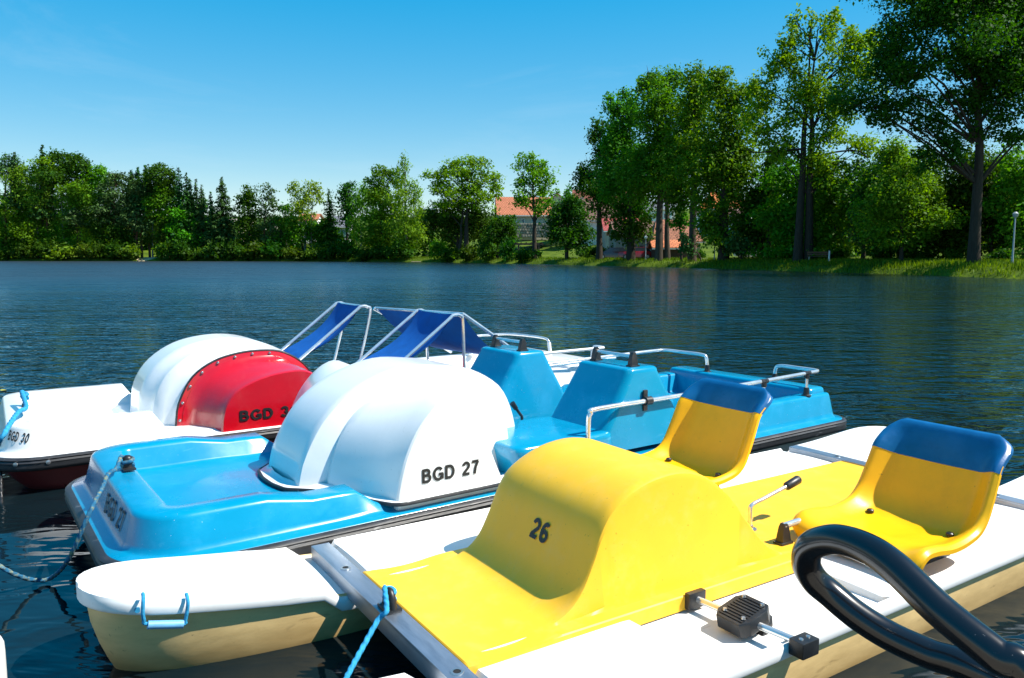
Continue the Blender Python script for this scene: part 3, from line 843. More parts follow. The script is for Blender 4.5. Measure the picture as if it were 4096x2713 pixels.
tree('birch_tree', 'pale feathery birch with a white stem above the grey-roofed house', 142, (705, 603),
     Z2([(720, 500, 45, 40), (700, 570, 50, 50), (780, 570, 60, 55), (870, 500, 45, 40), (880, 580, 70, 60), (960, 540, 50, 55), (980, 620, 45, 60), (790, 670, 90, 70), (880, 690, 90, 70), (760, 770, 90, 70), (860, 800, 80, 60), (700, 860, 70, 60)]),
     BIRCH, BIRCHB, leaf=0.4, dens=2.8, hang=0.4, aspect=0.5, trunk_r=0.2, group=G4, top=(720, 440), trunks=[(0.0, 1.0), (1.6, 0.8)])
tree('leafy_tree', 'mid-green waterside tree below the feathery birch', 138, (700, 604),
     Z2([(780, 930, 90, 60), (880, 970, 80, 60), (720, 1000, 80, 70), (820, 1060, 110, 70), (930, 1080, 90, 70), (1050, 1060, 90, 70), (1150, 1090, 80, 70), (1010, 950, 60, 50), (1100, 980, 60, 50)]),
     OAK, leaf=0.4, dens=3.4, trunk_r=0.18, group=G4, fat=1.5)
tree('alder_tree', 'dark alder standing right of the big spruce', 140, (577, 603),
     Z2([(250, 545, 45, 30), (230, 600, 70, 45), (290, 620, 55, 45), (190, 690, 60, 45), (290, 710, 70, 50), (200, 790, 75, 55), (290, 820, 80, 60), (180, 880, 60, 50), (270, 930, 100, 70), (330, 1010, 80, 70), (250, 1040, 100, 70), (300, 1110, 90, 50)]),
     OAKD, leaf=0.4, dens=3.7, trunk_r=0.26, group=G4, fat=1.5)
tree('pine_tree', 'open-crowned pine right of the dark alder', 141, (612, 603),
     Z2([(430, 520, 45, 25), (480, 560, 45, 25), (400, 570, 45, 25), (450, 630, 70, 30), (390, 650, 40, 25), (500, 690, 60, 30), (430, 720, 70, 35), (540, 760, 50, 35), (460, 820, 90, 50), (540, 880, 80, 60), (440, 910, 80, 60), (500, 990, 110, 60), (580, 1040, 90, 60), (470, 1080, 100, 60)]),
     PINE, PINEB, leaf=0.4, dens=2.9, trunk_r=0.24, group=G4, top=(616, 440))
tree('leafy_tree', 'green tree spreading between the pine and the feathery birch', 139, (645, 603),
     Z2([(640, 740, 50, 50), (660, 830, 60, 60), (610, 900, 60, 60), (670, 950, 60, 60), (600, 1030, 70, 60), (680, 1080, 70, 60)]), OAK, leaf=0.4, dens=3.2, trunk_r=0.18, group=G4, fat=1.5)
def conifer(label, Y, apex, base_y, half, mat=SPR, group='spruces rising from the left wood', leaf=0.5, rows=30, drop=0.35, seed=1, name='spruce_tree', dens=1.0):
    rng = np.random.default_rng(seed)
    Y = max(Y, shore_depth(apex[0]) + 4.0)
    p = at_depth(apex[0], apex[1], Y)
    q = at_depth(apex[0], base_y, Y)
    g = gz(p.x, Y)
    z0 = min(g, q.z)
    O = Vector((p.x, Y, g - 0.2))
    root = thing(name, label, 'tree', O, 0, group)
    Hh = p.z - O.z
    zb = max(0.6, q.z - O.z)
    mpp = DS / F_PX * Y
    Rm = half * mpp * 1.45
    Cs, Ns = [], []
    for i in range(rows):
        s = (i + 0.5) / rows
        z = zb + (Hh - zb) * s
        r = Rm * (1 - s) ** 0.82 * (0.8 + 0.4 * rng.random()) + 0.12
        nb = int(5 + 10 * (1 - s))
        for k in range(nb):
            th = rng.random() * 2 * math.pi
            rr = r * (0.65 + 0.45 * rng.random())
            kk = max(3, int(dens * rr / leaf * 6))
            t = (np.arange(kk) + rng.random(kk)) / kk
            x = np.cos(th) * rr * t
            y = np.sin(th) * rr * t
            zz = z - drop * rr * t ** 1.4 + 0.10 * rr * t ** 4 + rng.normal(size=kk) * leaf * 0.18
            pos = np.stack([x, y, zz], 1) + rng.normal(size=(kk, 3)) * leaf * 0.22
            Cs.append(pos)
            Ns.append(unit(np.tile(np.array([np.cos(th) * 0.4, np.sin(th) * 0.4, 0.8]), (kk, 1)) + rng.normal(size=(kk, 3)) * 0.5))
    C_, N_ = np.concatenate(Cs), np.concatenate(Ns)
    me = leaf_mesh('crown', C_, N_, leaf, 0.42, rng, 0.35)
    me.materials.append(mat)
    cr = bpy.data.objects.new('crown', me); col.objects.link(cr); cr.parent = root
    m = MB(False)
    m.tube([(0, 0, -0.2), (0, 0, Hh * 0.5), (0, 0, Hh)], [0.28, 0.16, 0.02], 6)
    m.obj('trunk', PINEB, root, 60)
    return root
conifer('shaggy spruce beside the grey-roofed house', 142, (760, 437), 580, 30, OAKD, G4, 0.42, 26, 0.2, 3, 'conifer_tree')
conifer('big free spruce at the right end of the left wood', 158, (512, 409), 597, 36, SPR, seed=4, rows=38, leaf=0.5, dens=1.4)
for k, (x, y, b_, h, lb) in enumerate([(465, 428, 580, 20, 'short spruce tip just left of the big free spruce'), (452, 414, 590, 24, 'dark spruce, second from the big free spruce'), (430, 400, 590, 30, 'tall dark spruce in the middle of the spruce row'), (412, 386, 590, 30, 'highest spruce of the row, by the round oak'), (438, 412, 585, 24, 'spruce half hidden between two taller ones'), (318, 388, 480, 17, 'slim spruce tip left of the round oak'), (303, 394, 470, 12, 'thin spruce spike beside the slim spruce tip'), (336, 382, 480, 16, 'spruce tip touching the round oak'), (97, 334, 500, 24, 'lone spruce, highest tip over the left wood'), (33, 352, 480, 18, 'spruce tip behind the left-edge pine'), (487, 445, 590, 18, 'small spruce at the foot of the big free spruce')]):
    conifer(lb, 168 if x < 340 else 163, (x, y), b_, h, SPR, seed=10 + k, rows=30, leaf=0.5, dens=1.2)

# --- left wood
G5 = 'leafy trees of the left wood'
tree('pine_tree', 'pine with bare reddish trunk at the left frame edge', 164, (16, 604), Z1([(60, 320, 50, 35), (110, 350, 50, 40), (20, 370, 45, 40), (130, 410, 55, 40), (50, 430, 70, 35), (20, 480, 50, 40), (90, 490, 60, 30)]), PINE, PINEB, leaf=0.45, dens=3.6, trunk_r=0.34, group=G5, top=(16, 360))
tree('oak_tree', 'high dark oak crown on the hill of the left wood', 170, (150, 604), Z1([(560, 290, 60, 35), (640, 310, 50, 40), (520, 340, 60, 45), (600, 370, 90, 60), (720, 300, 45, 28), (760, 340, 40, 25), (700, 380, 70, 50), (800, 380, 55, 38), (780, 440, 80, 50), (560, 450, 110, 60), (680, 470, 110, 60), (840, 430, 40, 35), (600, 550, 130, 70), (740, 560, 120, 70)]), OAKD, leaf=0.5, dens=3.6, trunk_r=0.4, group=G5, fat=1.5)
tree('leafy_tree', 'light-green crown just right of the lone spruce', 169, (105, 604), Z1([(400, 350, 65, 35), (470, 370, 60, 40), (380, 420, 60, 45), (450, 450, 90, 60), (510, 480, 60, 60)]), OAKB, leaf=0.48, dens=3.4, trunk_r=0.3, group=G5, fat=1.5)
tree('birch_tree', 'sunlit yellow-green birch, leftmost large crown', 165, (55, 604), Z1([(200, 430, 55, 35), (170, 500, 70, 50), (240, 500, 60, 50), (300, 450, 45, 35), (140, 590, 80, 60), (240, 600, 80, 60), (330, 540, 70, 55), (180, 690, 90, 60), (290, 680, 80, 60), (120, 760, 80, 60), (240, 780, 90, 60)]), BIRCH, BIRCHB, leaf=0.46, dens=3.4, hang=0.4, aspect=0.5, trunk_r=0.24, group=G5, fat=1.5)
tree('birch_tree', 'second sunlit birch right of the leftmost one', 166, (90, 604), Z1([(370, 480, 55, 45), (420, 540, 60, 50), (360, 600, 80, 60), (460, 620, 60, 60), (400, 700, 90, 60), (480, 700, 50, 50), (340, 760, 80, 60), (440, 800, 80, 60)]), BIRCH, BIRCHB, leaf=0.46, dens=3.2, hang=0.4, aspect=0.5, trunk_r=0.22, group=G5, fat=1.5)
tree('birch_tree', 'slender pale birch in the middle of the left wood', 164, (150, 604), Z1([(590, 600, 50, 45), (620, 680, 60, 55), (580, 740, 60, 50), (640, 770, 55, 50), (600, 850, 70, 55), (560, 910, 60, 50), (640, 900, 55, 45), (600, 980, 60, 45)]), BIRCH, BIRCHB, leaf=0.44, dens=3.0, hang=0.4, aspect=0.5, trunk_r=0.2, group=G5, fat=1.5)
tree('leafy_tree', 'round sunlit crown at the top middle of the left wood', 170, (240, 604), Z1([(930, 430, 60, 35), (990, 450, 55, 40), (880, 490, 60, 45), (960, 520, 90, 55), (1040, 500, 55, 45), (850, 560, 70, 45), (900, 620, 90, 60), (1000, 610, 80, 50)]), OAKB, leaf=0.48, dens=3.4, trunk_r=0.3, group=G5, fat=1.5)
tree('leafy_tree', 'bright yellow-green crown under the high dark oak', 167, (190, 604), Z1([(740, 560, 60, 35), (700, 620, 60, 40), (790, 610, 70, 45), (760, 680, 90, 50), (850, 680, 60, 45), (720, 740, 70, 50), (820, 760, 80, 50)]), LIME, leaf=0.46, dens=3.3, trunk_r=0.26, group=G5, fat=1.5)
tree('pine_tree', 'broad layered pine in the centre of the left wood', 163, (265, 604), Z1([(1110, 470, 80, 30), (1180, 500, 70, 30), (1080, 530, 80, 30), (1170, 570, 100, 32), (1050, 600, 80, 30), (1200, 630, 80, 32), (1100, 660, 110, 34), (1000, 700, 80, 32), (1180, 720, 100, 34), (1080, 760, 110, 34), (1200, 800, 80, 34), (1020, 830, 100, 34), (1140, 860, 110, 36), (1050, 920, 110, 36), (1180, 930, 100, 36)]), PINE, PINEB, leaf=0.44, dens=3.4, trunk_r=0.3, group=G5, up=0.8, fat=1.45)
tree('pine_tree', 'second layered pine right of the broad one', 162, (318, 604), Z1([(1300, 570, 70, 32), (1350, 620, 60, 32), (1270, 640, 70, 32), (1340, 690, 80, 34), (1260, 730, 80, 34), (1360, 770, 70, 34), (1280, 810, 100, 36), (1350, 860, 80, 36), (1240, 880, 100, 36), (1330, 940, 100, 38), (1260, 990, 100, 38), (1360, 1010, 70, 36)]), PINE, PINEB, leaf=0.44, dens=3.4, trunk_r=0.28, group=G5, up=0.8, fat=1.45)
tree('oak_tree', 'round dark-green oak among the spruce tips', 168, (370, 604), Z1([(1530, 415, 55, 30), (1470, 440, 60, 40), (1580, 440, 50, 40), (1430, 500, 70, 55), (1540, 500, 100, 60), (1610, 520, 50, 50), (1460, 580, 90, 60), (1570, 590, 90, 60), (1500, 660, 110, 60), (1600, 680, 80, 60)]), OAKD, leaf=0.48, dens=3.6, trunk_r=0.34, group=G5, fat=1.5)
tree('leafy_tree', 'lighter crown below the round dark-green oak', 164, (365, 604), Z1([(1550, 620, 50, 35), (1480, 680, 60, 45), (1560, 700, 70, 50), (1440, 740, 55, 45), (1530, 780, 90, 55), (1480, 860, 70, 55), (1580, 870, 80, 60)]), OAKB, leaf=0.44, dens=3.3, trunk_r=0.24, group=G5, fat=1.5)
tree('birch_tree', 'pale narrow birch beside the sandy path', 160, (354, 604), Z1([(1450, 820, 40, 35), (1440, 880, 50, 45), (1460, 950, 45, 50), (1440, 1010, 50, 40), (1470, 1060, 35, 40)]), BIRCH, BIRCHB, leaf=0.42, dens=3.6, hang=0.4, aspect=0.5, trunk_r=0.16, group=G5, fat=1.5)
tree('leafy_tree', 'sunlit leafy tree left of the big free spruce', 160, (440, 604), Z1([(1780, 730, 35, 40), (1740, 800, 60, 50), (1830, 820, 70, 55), (1720, 890, 80, 55), (1820, 910, 90, 60), (1900, 950, 70, 60), (1700, 990, 90, 60), (1800, 1020, 110, 60), (1910, 1050, 80, 60), (1680, 1080, 80, 50), (1830, 1110, 120, 50), (1950, 1120, 60, 50)]), OAKB, leaf=0.44, dens=3.6, trunk_r=0.26, group=G5, fat=1.5)
tree('leafy_tree', 'layered dark waterside tree at the far left', 160, (60, 604), Z1([(210, 860, 90, 50), (320, 880, 80, 50), (160, 940, 90, 50), (280, 960, 110, 55), (370, 980, 60, 50), (130, 1030, 100, 55), (260, 1060, 120, 55), (350, 1090, 80, 50), (180, 1130, 120, 55), (300, 1160, 100, 50)]), OAK, leaf=0.44, dens=3.6, trunk_r=0.26, group=G5, up=0.8, fat=1.45)
tree('leafy_tree', 'dark-green tree at the left frame edge below the pine', 160, (8, 604), Z1([(20, 800, 70, 70), (60, 900, 60, 60), (10, 980, 70, 60), (60, 1060, 60, 60), (20, 1150, 80, 60), (90, 1200, 70, 50)]), OAK, leaf=0.44, dens=3.6, trunk_r=0.24, group=G5, fat=1.5)
tree('pine_tree', 'leaning slim pine with a flat crown over the water', 160, (182, 604), Z1([(720, 840, 70, 28), (790, 860, 60, 28), (740, 900, 80, 28), (810, 930, 55, 26)]), PINE, PINEB, leaf=0.4, dens=3.4, trunk_r=0.18, group=G5, up=0.8, fat=1.45)
tree('maple_tree', 'glowing yellow-green maple in the dark of the left wood', 161, (200, 604), Z1([(800, 1000, 50, 32), (850, 1010, 40, 30), (790, 1060, 55, 35), (850, 1080, 55, 35), (900, 1110, 60, 35), (800, 1120, 50, 32)]), YELG, leaf=0.4, dens=2.8, trunk_r=0.12, group=G5, fat=1.5)
tree('leafy_tree', 'dim waterside tree left of the slim pine', 161, (140, 604), Z1([(540, 1000, 70, 55), (620, 1030, 60, 50), (560, 1090, 90, 55), (640, 1120, 80, 50), (480, 1050, 60, 55), (520, 1160, 90, 50)]), OAK, leaf=0.42, dens=3.4, trunk_r=0.18, group=G5, fat=1.5)
tree('leafy_tree', 'dark tree in shade under the broad pine', 161, (255, 604), Z1([(960, 880, 90, 60), (1040, 980, 100, 60), (940, 1000, 90, 60), (1120, 1020, 90, 60), (980, 1090, 100, 55), (1100, 1110, 100, 55), (1200, 1060, 90, 55), (700, 960, 70, 50), (900, 800, 80, 60)]), OAKD, leaf=0.44, dens=3.4, trunk_r=0.2, group=G5, fat=1.5)
tree('leafy_tree', 'dark hollow tree above the sandy landing', 166, (385, 604), Z1([(1580, 960, 70, 60), (1620, 1050, 60, 60), (1560, 1080, 60, 50), (1640, 900, 60, 60), (1400, 1080, 60, 40)]), OAKD, leaf=0.44, dens=3.0, trunk_r=0.2, group=G5, fat=1.5)

# shade-dark wood further back closes the gaps
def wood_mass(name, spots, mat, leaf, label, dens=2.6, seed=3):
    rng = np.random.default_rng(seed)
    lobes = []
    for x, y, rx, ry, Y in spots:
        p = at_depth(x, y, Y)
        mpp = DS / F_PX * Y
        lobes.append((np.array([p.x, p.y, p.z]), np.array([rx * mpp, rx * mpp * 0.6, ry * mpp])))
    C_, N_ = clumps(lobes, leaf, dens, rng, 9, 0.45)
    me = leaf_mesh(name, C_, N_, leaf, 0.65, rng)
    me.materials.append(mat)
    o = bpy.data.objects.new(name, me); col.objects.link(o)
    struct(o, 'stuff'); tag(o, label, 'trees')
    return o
sp = []
rr_ = random.Random(8)
for x in range(-60, 520, 26):
    for y in range(455, 600, 26):
        if y > curve([(-60, 430), (60, 445), (130, 430), (260, 445), (400, 440), (480, 490), (520, 540)], x): sp.append((x + rr_.uniform(-9, 9), y + rr_.uniform(-8, 8), 26, 20, 184))
for x in range(520, 1010, 26):
    for y in range(520, 600, 24): 
        if not (765 < x < 812 and y < 560): sp.append((x + rr_.uniform(-9, 9), y + rr_.uniform(-8, 8), 24, 18, 178 if x < 700 else 166 - (x - 700) * 0.05))
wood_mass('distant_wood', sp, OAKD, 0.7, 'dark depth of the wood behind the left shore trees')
sp = []
for x in range(1740, 2480, 30):
    for y in range(430, 612, 26): sp.append((x + rr_.uniform(-9, 9), max(y, 470 if x < 1800 else 430) + rr_.uniform(-8, 8), 26, 20, 84 - (x - 1740) * 0.03))
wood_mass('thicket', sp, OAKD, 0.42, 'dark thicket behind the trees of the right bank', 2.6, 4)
sp = []
for x in range(985, 1150, 22):
    for y in range(500, 600, 22): sp.append((x + rr_.uniform(-7, 7), y + rr_.uniform(-6, 6), 18, 15, 148))
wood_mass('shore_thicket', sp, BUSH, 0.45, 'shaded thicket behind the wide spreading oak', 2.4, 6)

# shrubs along the water
def shrub_proto(seed, mat, k=1.0):
    rng = np.random.default_rng(seed)
    lobes = [(np.array([rng.uniform(-0.55, 0.55), rng.uniform(-0.4, 0.4), rng.uniform(0.25, 0.75)]), np.array([0.5, 0.45, 0.34]) * rng.uniform(0.7, 1.1)) for _ in range(7)]
    C_, N_ = clumps(lobes, 0.17 * k, 4.5, rng, 6, 0.5)
    me = leaf_mesh('shrub', C_, N_, 0.17 * k, 0.6, rng)
    me.materials.append(mat)
    return me
SP = [shrub_proto(s, mt) for s, mt in ((1, BUSH), (2, BUSHL), (3, BUSH), (4, LIME), (5, OAKD))]
shr = []
def shrub(x, w, h, k, label, inland=0.6, grp='shrubs along the waterline'):
    i = next(j for j in range(len(SHORE_PX) - 1) if SHORE_PX[j][0] <= x <= SHORE_PX[j + 1][0])
    a, b = SHORE_PX[i], SHORE_PX[i + 1]
    t = (x - a[0]) / (b[0] - a[0])
    Y = lerp(a[2], b[2], t)
    p = SHORE[i].lerp(SHORE[i + 1], t) + SN[i].lerp(SN[i + 1], t) * inland
    o = bpy.data.objects.new('shrub', SP[k]); col.objects.link(o)
    mpp = DS / F_PX * Y
    o.location = (p.x, p.y, gz(p.x, p.y) - 0.15)
    o.scale = (w * mpp / 1.0, w * mpp / 1.0, h * mpp / 1.05)
    o.rotation_euler = (0, 0, (x * 0.37) % 6.28)
    tag(o, label, 'shrub', grp)
    return o
names = ['far-left shrub at the frame edge', 'dark shrub below the layered waterside tree', 'shrub right below the leftmost birches', 'low shrub left of the slim pine', 'green shrub at the foot of the slim pine', 'bright shrub right of the slim pine', 'dark shrub under the broad pine', 'small shrub left of the sandy landing', 'shrub at the left side of the sandy landing', 'yellowish shrub right of the sandy landing', 'shrub under the sunlit leafy tree', 'low dark shrub in the shaded bank stretch', 'round shrub left of the big spruce', 'bright shrub below the big free spruce', 'shrub right below the big free spruce', 'dark shrub at the foot of the alder', 'dark shrub right of the alder foot', 'shrub under the open-crowned pine', 'reddish-green shrub left of the feathery birch', 'shrub under the feathery birch', 'light shrub near the waterside tree', 'shrub at the foot of the shaggy spruce', 'shrub left of the pale weeping birch', 'dark shrub under the pale weeping birch', 'dark shrub under the broad leafy tree', 'shrub at the foot of the tallest birch', 'bright yellow-green shrub right of the tallest birch', 'dark shrub left below the wide oak', 'dark shrub right below the wide oak', 'shrub left below the dark bushy tree', 'shrub at the pergola', 'low shrub right of the pergola']
xs = [8, 60, 100, 135, 162, 205, 240, 272, 298, 372, 400, 425, 448, 485, 505, 545, 572, 612, 648, 690, 725, 760, 800, 840, 880, 925, 1000, 1040, 1085, 1125, 1165, 1205]
for k, (x, lb) in enumerate(zip(xs, names)):
    w = 30 + (k * 7 % 15); h = 34 + (k * 5 % 19)
    shrub(x, w, h, {4: 3, 5: 1, 8: 1, 9: 3, 13: 1, 20: 1, 26: 3}.get(k, (0, 2, 4, 0)[k % 4]), lb, 0.8)

more = [(1262, 26, 30, 'dark bush right of the free-standing oak trunk'), (1290, 30, 34, 'dark bush by the small white sign'), (1322, 30, 36, 'dark bush below the dark round tree'), (1352, 28, 30, 'bush left of the lower oak trunk'), (1405, 20, 18, 'small bush behind the dark car'), (1440, 24, 34, 'bush between the lower and the broad oak'), (1500, 18, 26, 'bush behind the forked oak trunk'), (1630, 26, 30, 'leafy bush between slim oak and dark-trunked oak'), (1705, 30, 34, 'bush right of the dark-trunked oak foot'), (1745, 30, 40, 'bush at the left end of the belt'), (1795, 34, 40, 'bush left of the poplar foot'), (1900, 34, 36, 'bush behind the bench'), (1975, 34, 40, 'bush right of the short white post'), (2040, 34, 36, 'bush left behind the lime trunk'), (2130, 38, 40, 'bush right behind the lime trunk'), (2200, 40, 46, 'bush left of the huge oak trunk'), (2300, 44, 50, 'bush right of the huge oak trunk')]
for k, (x, w, h, lb) in enumerate(more):
    shrub(x, w, h, (0, 4, 0, 4, 2)[k % 5], lb, 7.0 if x < 1700 else 6.0, 'bushes behind the bank')

# bank grass
rng = np.random.default_rng(11)
pos, nrm = [], []
for i, (a, b) in enumerate(zip(SHORE[3:-2], SHORE[4:-1])):
    Lg = (b - a).length
    na, nb = SN[i + 3], SN[i + 4]
    dist = ((a + b) / 2).length
    cnt = int(Lg * (420 if dist < 80 else 140))
    t = rng.random(cnt)
    d = rng.random(cnt) ** 0.8 * 5.5
    for tt_, dd in zip(t, d):
        q = a.lerp(b, tt_) + na.lerp(nb, tt_) * dd
        pos.append((q.x, q.y, curve(BANK, dd) + 0.11))
pos = np.array(pos)
nn = unit(rng.normal(size=(len(pos), 3)) * np.array([1, 1, 0.25]))
me = leaf_mesh('bank_grass', pos, nn, 0.36, 0.15, rng, 0.75)
me.materials.append(GRASS)
o = bpy.data.objects.new('bank_grass', me); col.objects.link(o); struct(o, 'stuff'); tag(o, 'tall sunlit grass covering the bank', 'grass')

# sandy path on the left shore, road behind the right bank
SAND = plain('pale_sand', (0.55, 0.44, 0.27), 0.9, var=0.2, scale=1, spec=0.1)
m = MB(False)
pts = [at_depth(x, y, Y) for x, y, Y in ((318, 603, 163.6), (345, 592, 165), (352, 580, 167), (345, 568, 169), (372, 574, 170), (420, 575, 170))]
rows = []
for i, p in enumerate(pts):
    d = (pts[min(i + 1, len(pts) - 1)] - pts[max(i - 1, 0)]); d.z = 0; d.normalize()
    s = Vector((-d.y, d.x, 0)) * 1.4
    rows.append([(q.x, q.y, gz(q.x, q.y) + 0.05) for q in (p - s, p, p + s)])
m.grid(rows)
struct(m.obj('path', SAND, None, 0))
ROAD = plain('pale_road', (0.42, 0.39, 0.34), 0.9, var=0.15, scale=0.5, spec=0.1)
m = MB(False)
rows = []
for i in range(5, 15):
    p, nn_ = SHORE[i], SN[i]
    rows.append([(*(p + nn_ * d), curve(BANK, d) + 0.03) for d in (6.5, 8, 9.5)])
m.grid(rows)
struct(m.obj('road', ROAD, None, 60))

# ------------------------------------------------------------------ buildings
def wallm(n_, c): return plain(n_, c, 0.85, var=0.1, scale=1.2, spec=0.1, dirt=(c[0] * 0.6, c[1] * 0.6, c[2] * 0.6), dirt_amt=0.3, dirt_scale=0.8)
def roofm(n_, c):
    if n_ in MATS: return MATS[n_]
    m_, n, l, b = nodes_of(n_)
    t = n.new('ShaderNodeTexCoord')
    br = n.new('ShaderNodeTexBrick')
    br.inputs['Scale'].default_value = 1.0
    br.inputs['Brick Width'].default_value = 0.45
    br.inputs['Row Height'].default_value = 0.42
    br.inputs['Mortar Size'].default_value = 0.05
    br.inputs['Color1'].default_value = (*c, 1)
    br.inputs['Color2'].default_value = (c[0] * 0.78, c[1] * 0.74, c[2] * 0.72, 1)
    br.inputs['Mortar'].default_value = (c[0] * 0.42, c[1] * 0.4, c[2] * 0.4, 1)
    l.new(t.outputs['UV'], br.inputs['Vector'])
    l.new(br.outputs['Color'], b.inputs['Base Color'])
    b.inputs['Roughness'].default_value = 0.8
    MATS[n_] = m_
    return m_
GLASS = plain('dark_window_glass', (0.03, 0.04, 0.05), 0.12, var=0.2)
TRIM = plain('white_trim', (0.75, 0.74, 0.70), 0.6)
def uvquad(mesh):
    uv = mesh.uv_layers.new(name='UVMap')
    for p in mesh.polygons:
        nrm = p.normal
        t = Vector((-nrm.y, nrm.x, 0))
        t = t.normalized() if t.length > 1e-4 else Vector((1, 0, 0))
        bt = nrm.cross(t)
        for li in p.loop_indices:
            co = mesh.vertices[mesh.loops[li].vertex_index].co
            uv.data[li].uv = (co.dot(t), co.dot(bt))
def house(name, label, P, rz, L, W, hw, hr, wallmat, roofmat, hip=0.0, eave=0.5, windows=(), over=None, cat='house', chimney=None):
    """P: centre of the wall foot; L along local x, W along y; ridge along x; windows = (x, z, w, h) on the y=-W/2 front"""
    root = thing(name, label, cat, P, rz)
    m = MB(False)
    a, b = L / 2, W / 2
    base = [(-a, -b, -3), (a, -b, -3), (a, b, -3), (-a, b, -3)]
    top = [(x, y, hw) for x, y, _ in base]
    m.loft([base, top], False, False)
    if hip < a * 0.99 and hip == 0:
        i0 = m.p((-a, 0, hw + hr)); i1 = m.p((a, 0, hw + hr))
        m.f.append((m.p((-a, -b, hw)), m.p((-a, b, hw)), i0)); m.f.append((m.p((a, b, hw)), m.p((a, -b, hw)), i1))
    m.obj('wall', wallmat, root, 0)
    m = MB(False)
    e = eave
    zz = hw - e * hr / b
    th = 0.18
    for s in (-1, 1):
        r0, r1 = Vector((-a - e + hip, 0, hw + hr)), Vector((a + e - hip, 0, hw + hr))
        e0, e1 = Vector((-a - e, s * (b + e), zz)), Vector((a + e, s * (b + e), zz))
        q = [r0, r1, e1, e0]
        m.loft([q, [v + Vector((0, 0, th)) for v in q]])
    if hip:
        for s in (-1, 1):
            q = [Vector((s * (a + e), -b - e, zz)), Vector((s * (a + e), b + e, zz)), Vector((s * (a + e - hip), 0, hw + hr))]
            m.loft([q, [v + Vector((0, 0, th)) for v in q]])
    ro = m.obj('roof', roofmat, root, 0)
    uvquad(ro.data)
    m = MB(False); m.box((0, -b - e - 0.06, zz + 0.02), (L + 2 * e, 0.14, 0.16)); m.obj('gutter', TRIM, root, 0)
    for x, z, w, h in windows:
        m = MB(False); m.box((x, -b - 0.02, z), (w + 0.24, 0.08, h + 0.24)); fo = m.obj('window', TRIM, root, 0)
        m = MB(False); m.box((x - w / 4 - 0.02, -b - 0.06, z), (w / 2 - 0.06, 0.03, h)); m.box((x + w / 4 + 0.02, -b - 0.06, z), (w / 2 - 0.06, 0.03, h)); m.obj('pane', GLASS, fo, 0)
    if chimney:
        m = MB(False); m.box((chimney, 0.3, hw + hr + 0.3), (0.7, 0.7, 1.6)); m.obj('chimney', wallmat, ro, 0)
    return root
def hpos(x, yb, Y):
    return at_depth(x, yb, Y)
RED1 = roofm('orange_red_tiles', (0.52, 0.17, 0.075))
RED2 = roofm('dark_red_tiles', (0.30, 0.085, 0.05))
BRN = roofm('brown_tiles', (0.22, 0.12, 0.085))
ORG = roofm('bright_orange_tiles', (0.70, 0.20, 0.03))
GRY = roofm('grey_slate', (0.17, 0.18, 0.21))
BEI = wallm('beige_render', (0.62, 0.55, 0.42))
WHI = wallm('white_render', (0.78, 0.77, 0.74))
GRYW = wallm('grey_render', (0.40, 0.37, 0.33))
def k_at(Y): return DS / F_PX * Y
Y = 146
kk = k_at(Y)
p = hpos(1208, 518, Y)
house('house', 'long house with orange-red tiled roof above a stone wall', (p.x, Y, p.z), R(4), 112 * kk, 8.5, 20 * kk, 42 * kk * 0.92, BEI, RED1, windows=[(-44 * kk, 8 * kk, 6 * kk, 8 * kk), (-36 * kk, 8 * kk, 6 * kk, 8 * kk), (-22 * kk, 8 * kk, 7 * kk, 9 * kk), (-4 * kk, 4 * kk, 5 * kk, 9 * kk), (20 * kk, 8 * kk, 6 * kk, 8 * kk)], eave=0.5)
STONE = plain('rubble_stone', (0.30, 0.27, 0.22), 0.9, var=0.5, scale=2.2, bump=0.08, bscale=2.5, spec=0.1)
sw = thing('retaining_wall', 'rubble stone retaining wall below the long house', 'wall', (p.x, Y - 6.5, p.z - 2.6))
m = MB(False)
rs = random.Random(9)
for i in range(24):
    for j in range(5):
        m.box((-6.0 + i * 0.5 + (j % 2) * 0.25, rs.uniform(-0.04, 0.04), 0.25 + j * 0.5), (0.46 + rs.uniform(-.06, .03), 0.5, 0.46), 0.04)
m.box((0, 0.1, 1.2), (12.2, 0.4, 2.5))
m.obj('stonework', STONE, sw, 30)
Y = 152
kk = k_at(Y)
p = hpos(1395, 530, Y)
house('house', 'tall dark-red roofed house seen through the oaks', (p.x, Y, p.z), R(-8), 130 * kk, 12, 26 * kk, 62 * kk, GRYW, RED2, hip=0, eave=0.6, windows=[(-30 * kk, 12 * kk, 6 * kk, 9 * kk), (10 * kk, 12 * kk, 6 * kk, 9 * kk)])
Y = 138
kk = k_at(Y)
p = hpos(1400, 545, Y)
house('house', 'brown-roofed house with white fascia behind the oaks', (p.x, Y, p.z), R(-4), 110 * kk, 8, 36 * kk, 44 * kk, WHI, BRN, eave=0.5, windows=[(30 * kk, 18 * kk, 6 * kk, 8 * kk)])
p = hpos(1440, 560, 128)
kk = k_at(128)
house('shed', 'low building with a plain red roof between the oaks', (p.x, 128, p.z), R(0), 90 * kk, 6, 26 * kk, 26 * kk, GRYW, roofm('plain_red_roof', (0.40, 0.07, 0.06)), eave=0.4)
p = hpos(1340, 500, 147)
kk = k_at(147)
house('gable_house', 'small white gable peeking out beside the dark-red roof', (p.x, 147, p.z), R(90), 8, 34 * kk, 24 * kk, 14 * kk, WHI, GRYW, eave=0.3)
p = hpos(1285, 500, 165)
kk = k_at(165)
house('villa', 'pale yellow gable behind the long orange-red roof', (p.x, 165, p.z), R(90), 10, 60 * kk, 24 * kk, 22 * kk, wallm('pale_yellow_render', (0.78, 0.68, 0.42)), RED1, eave=0.3)
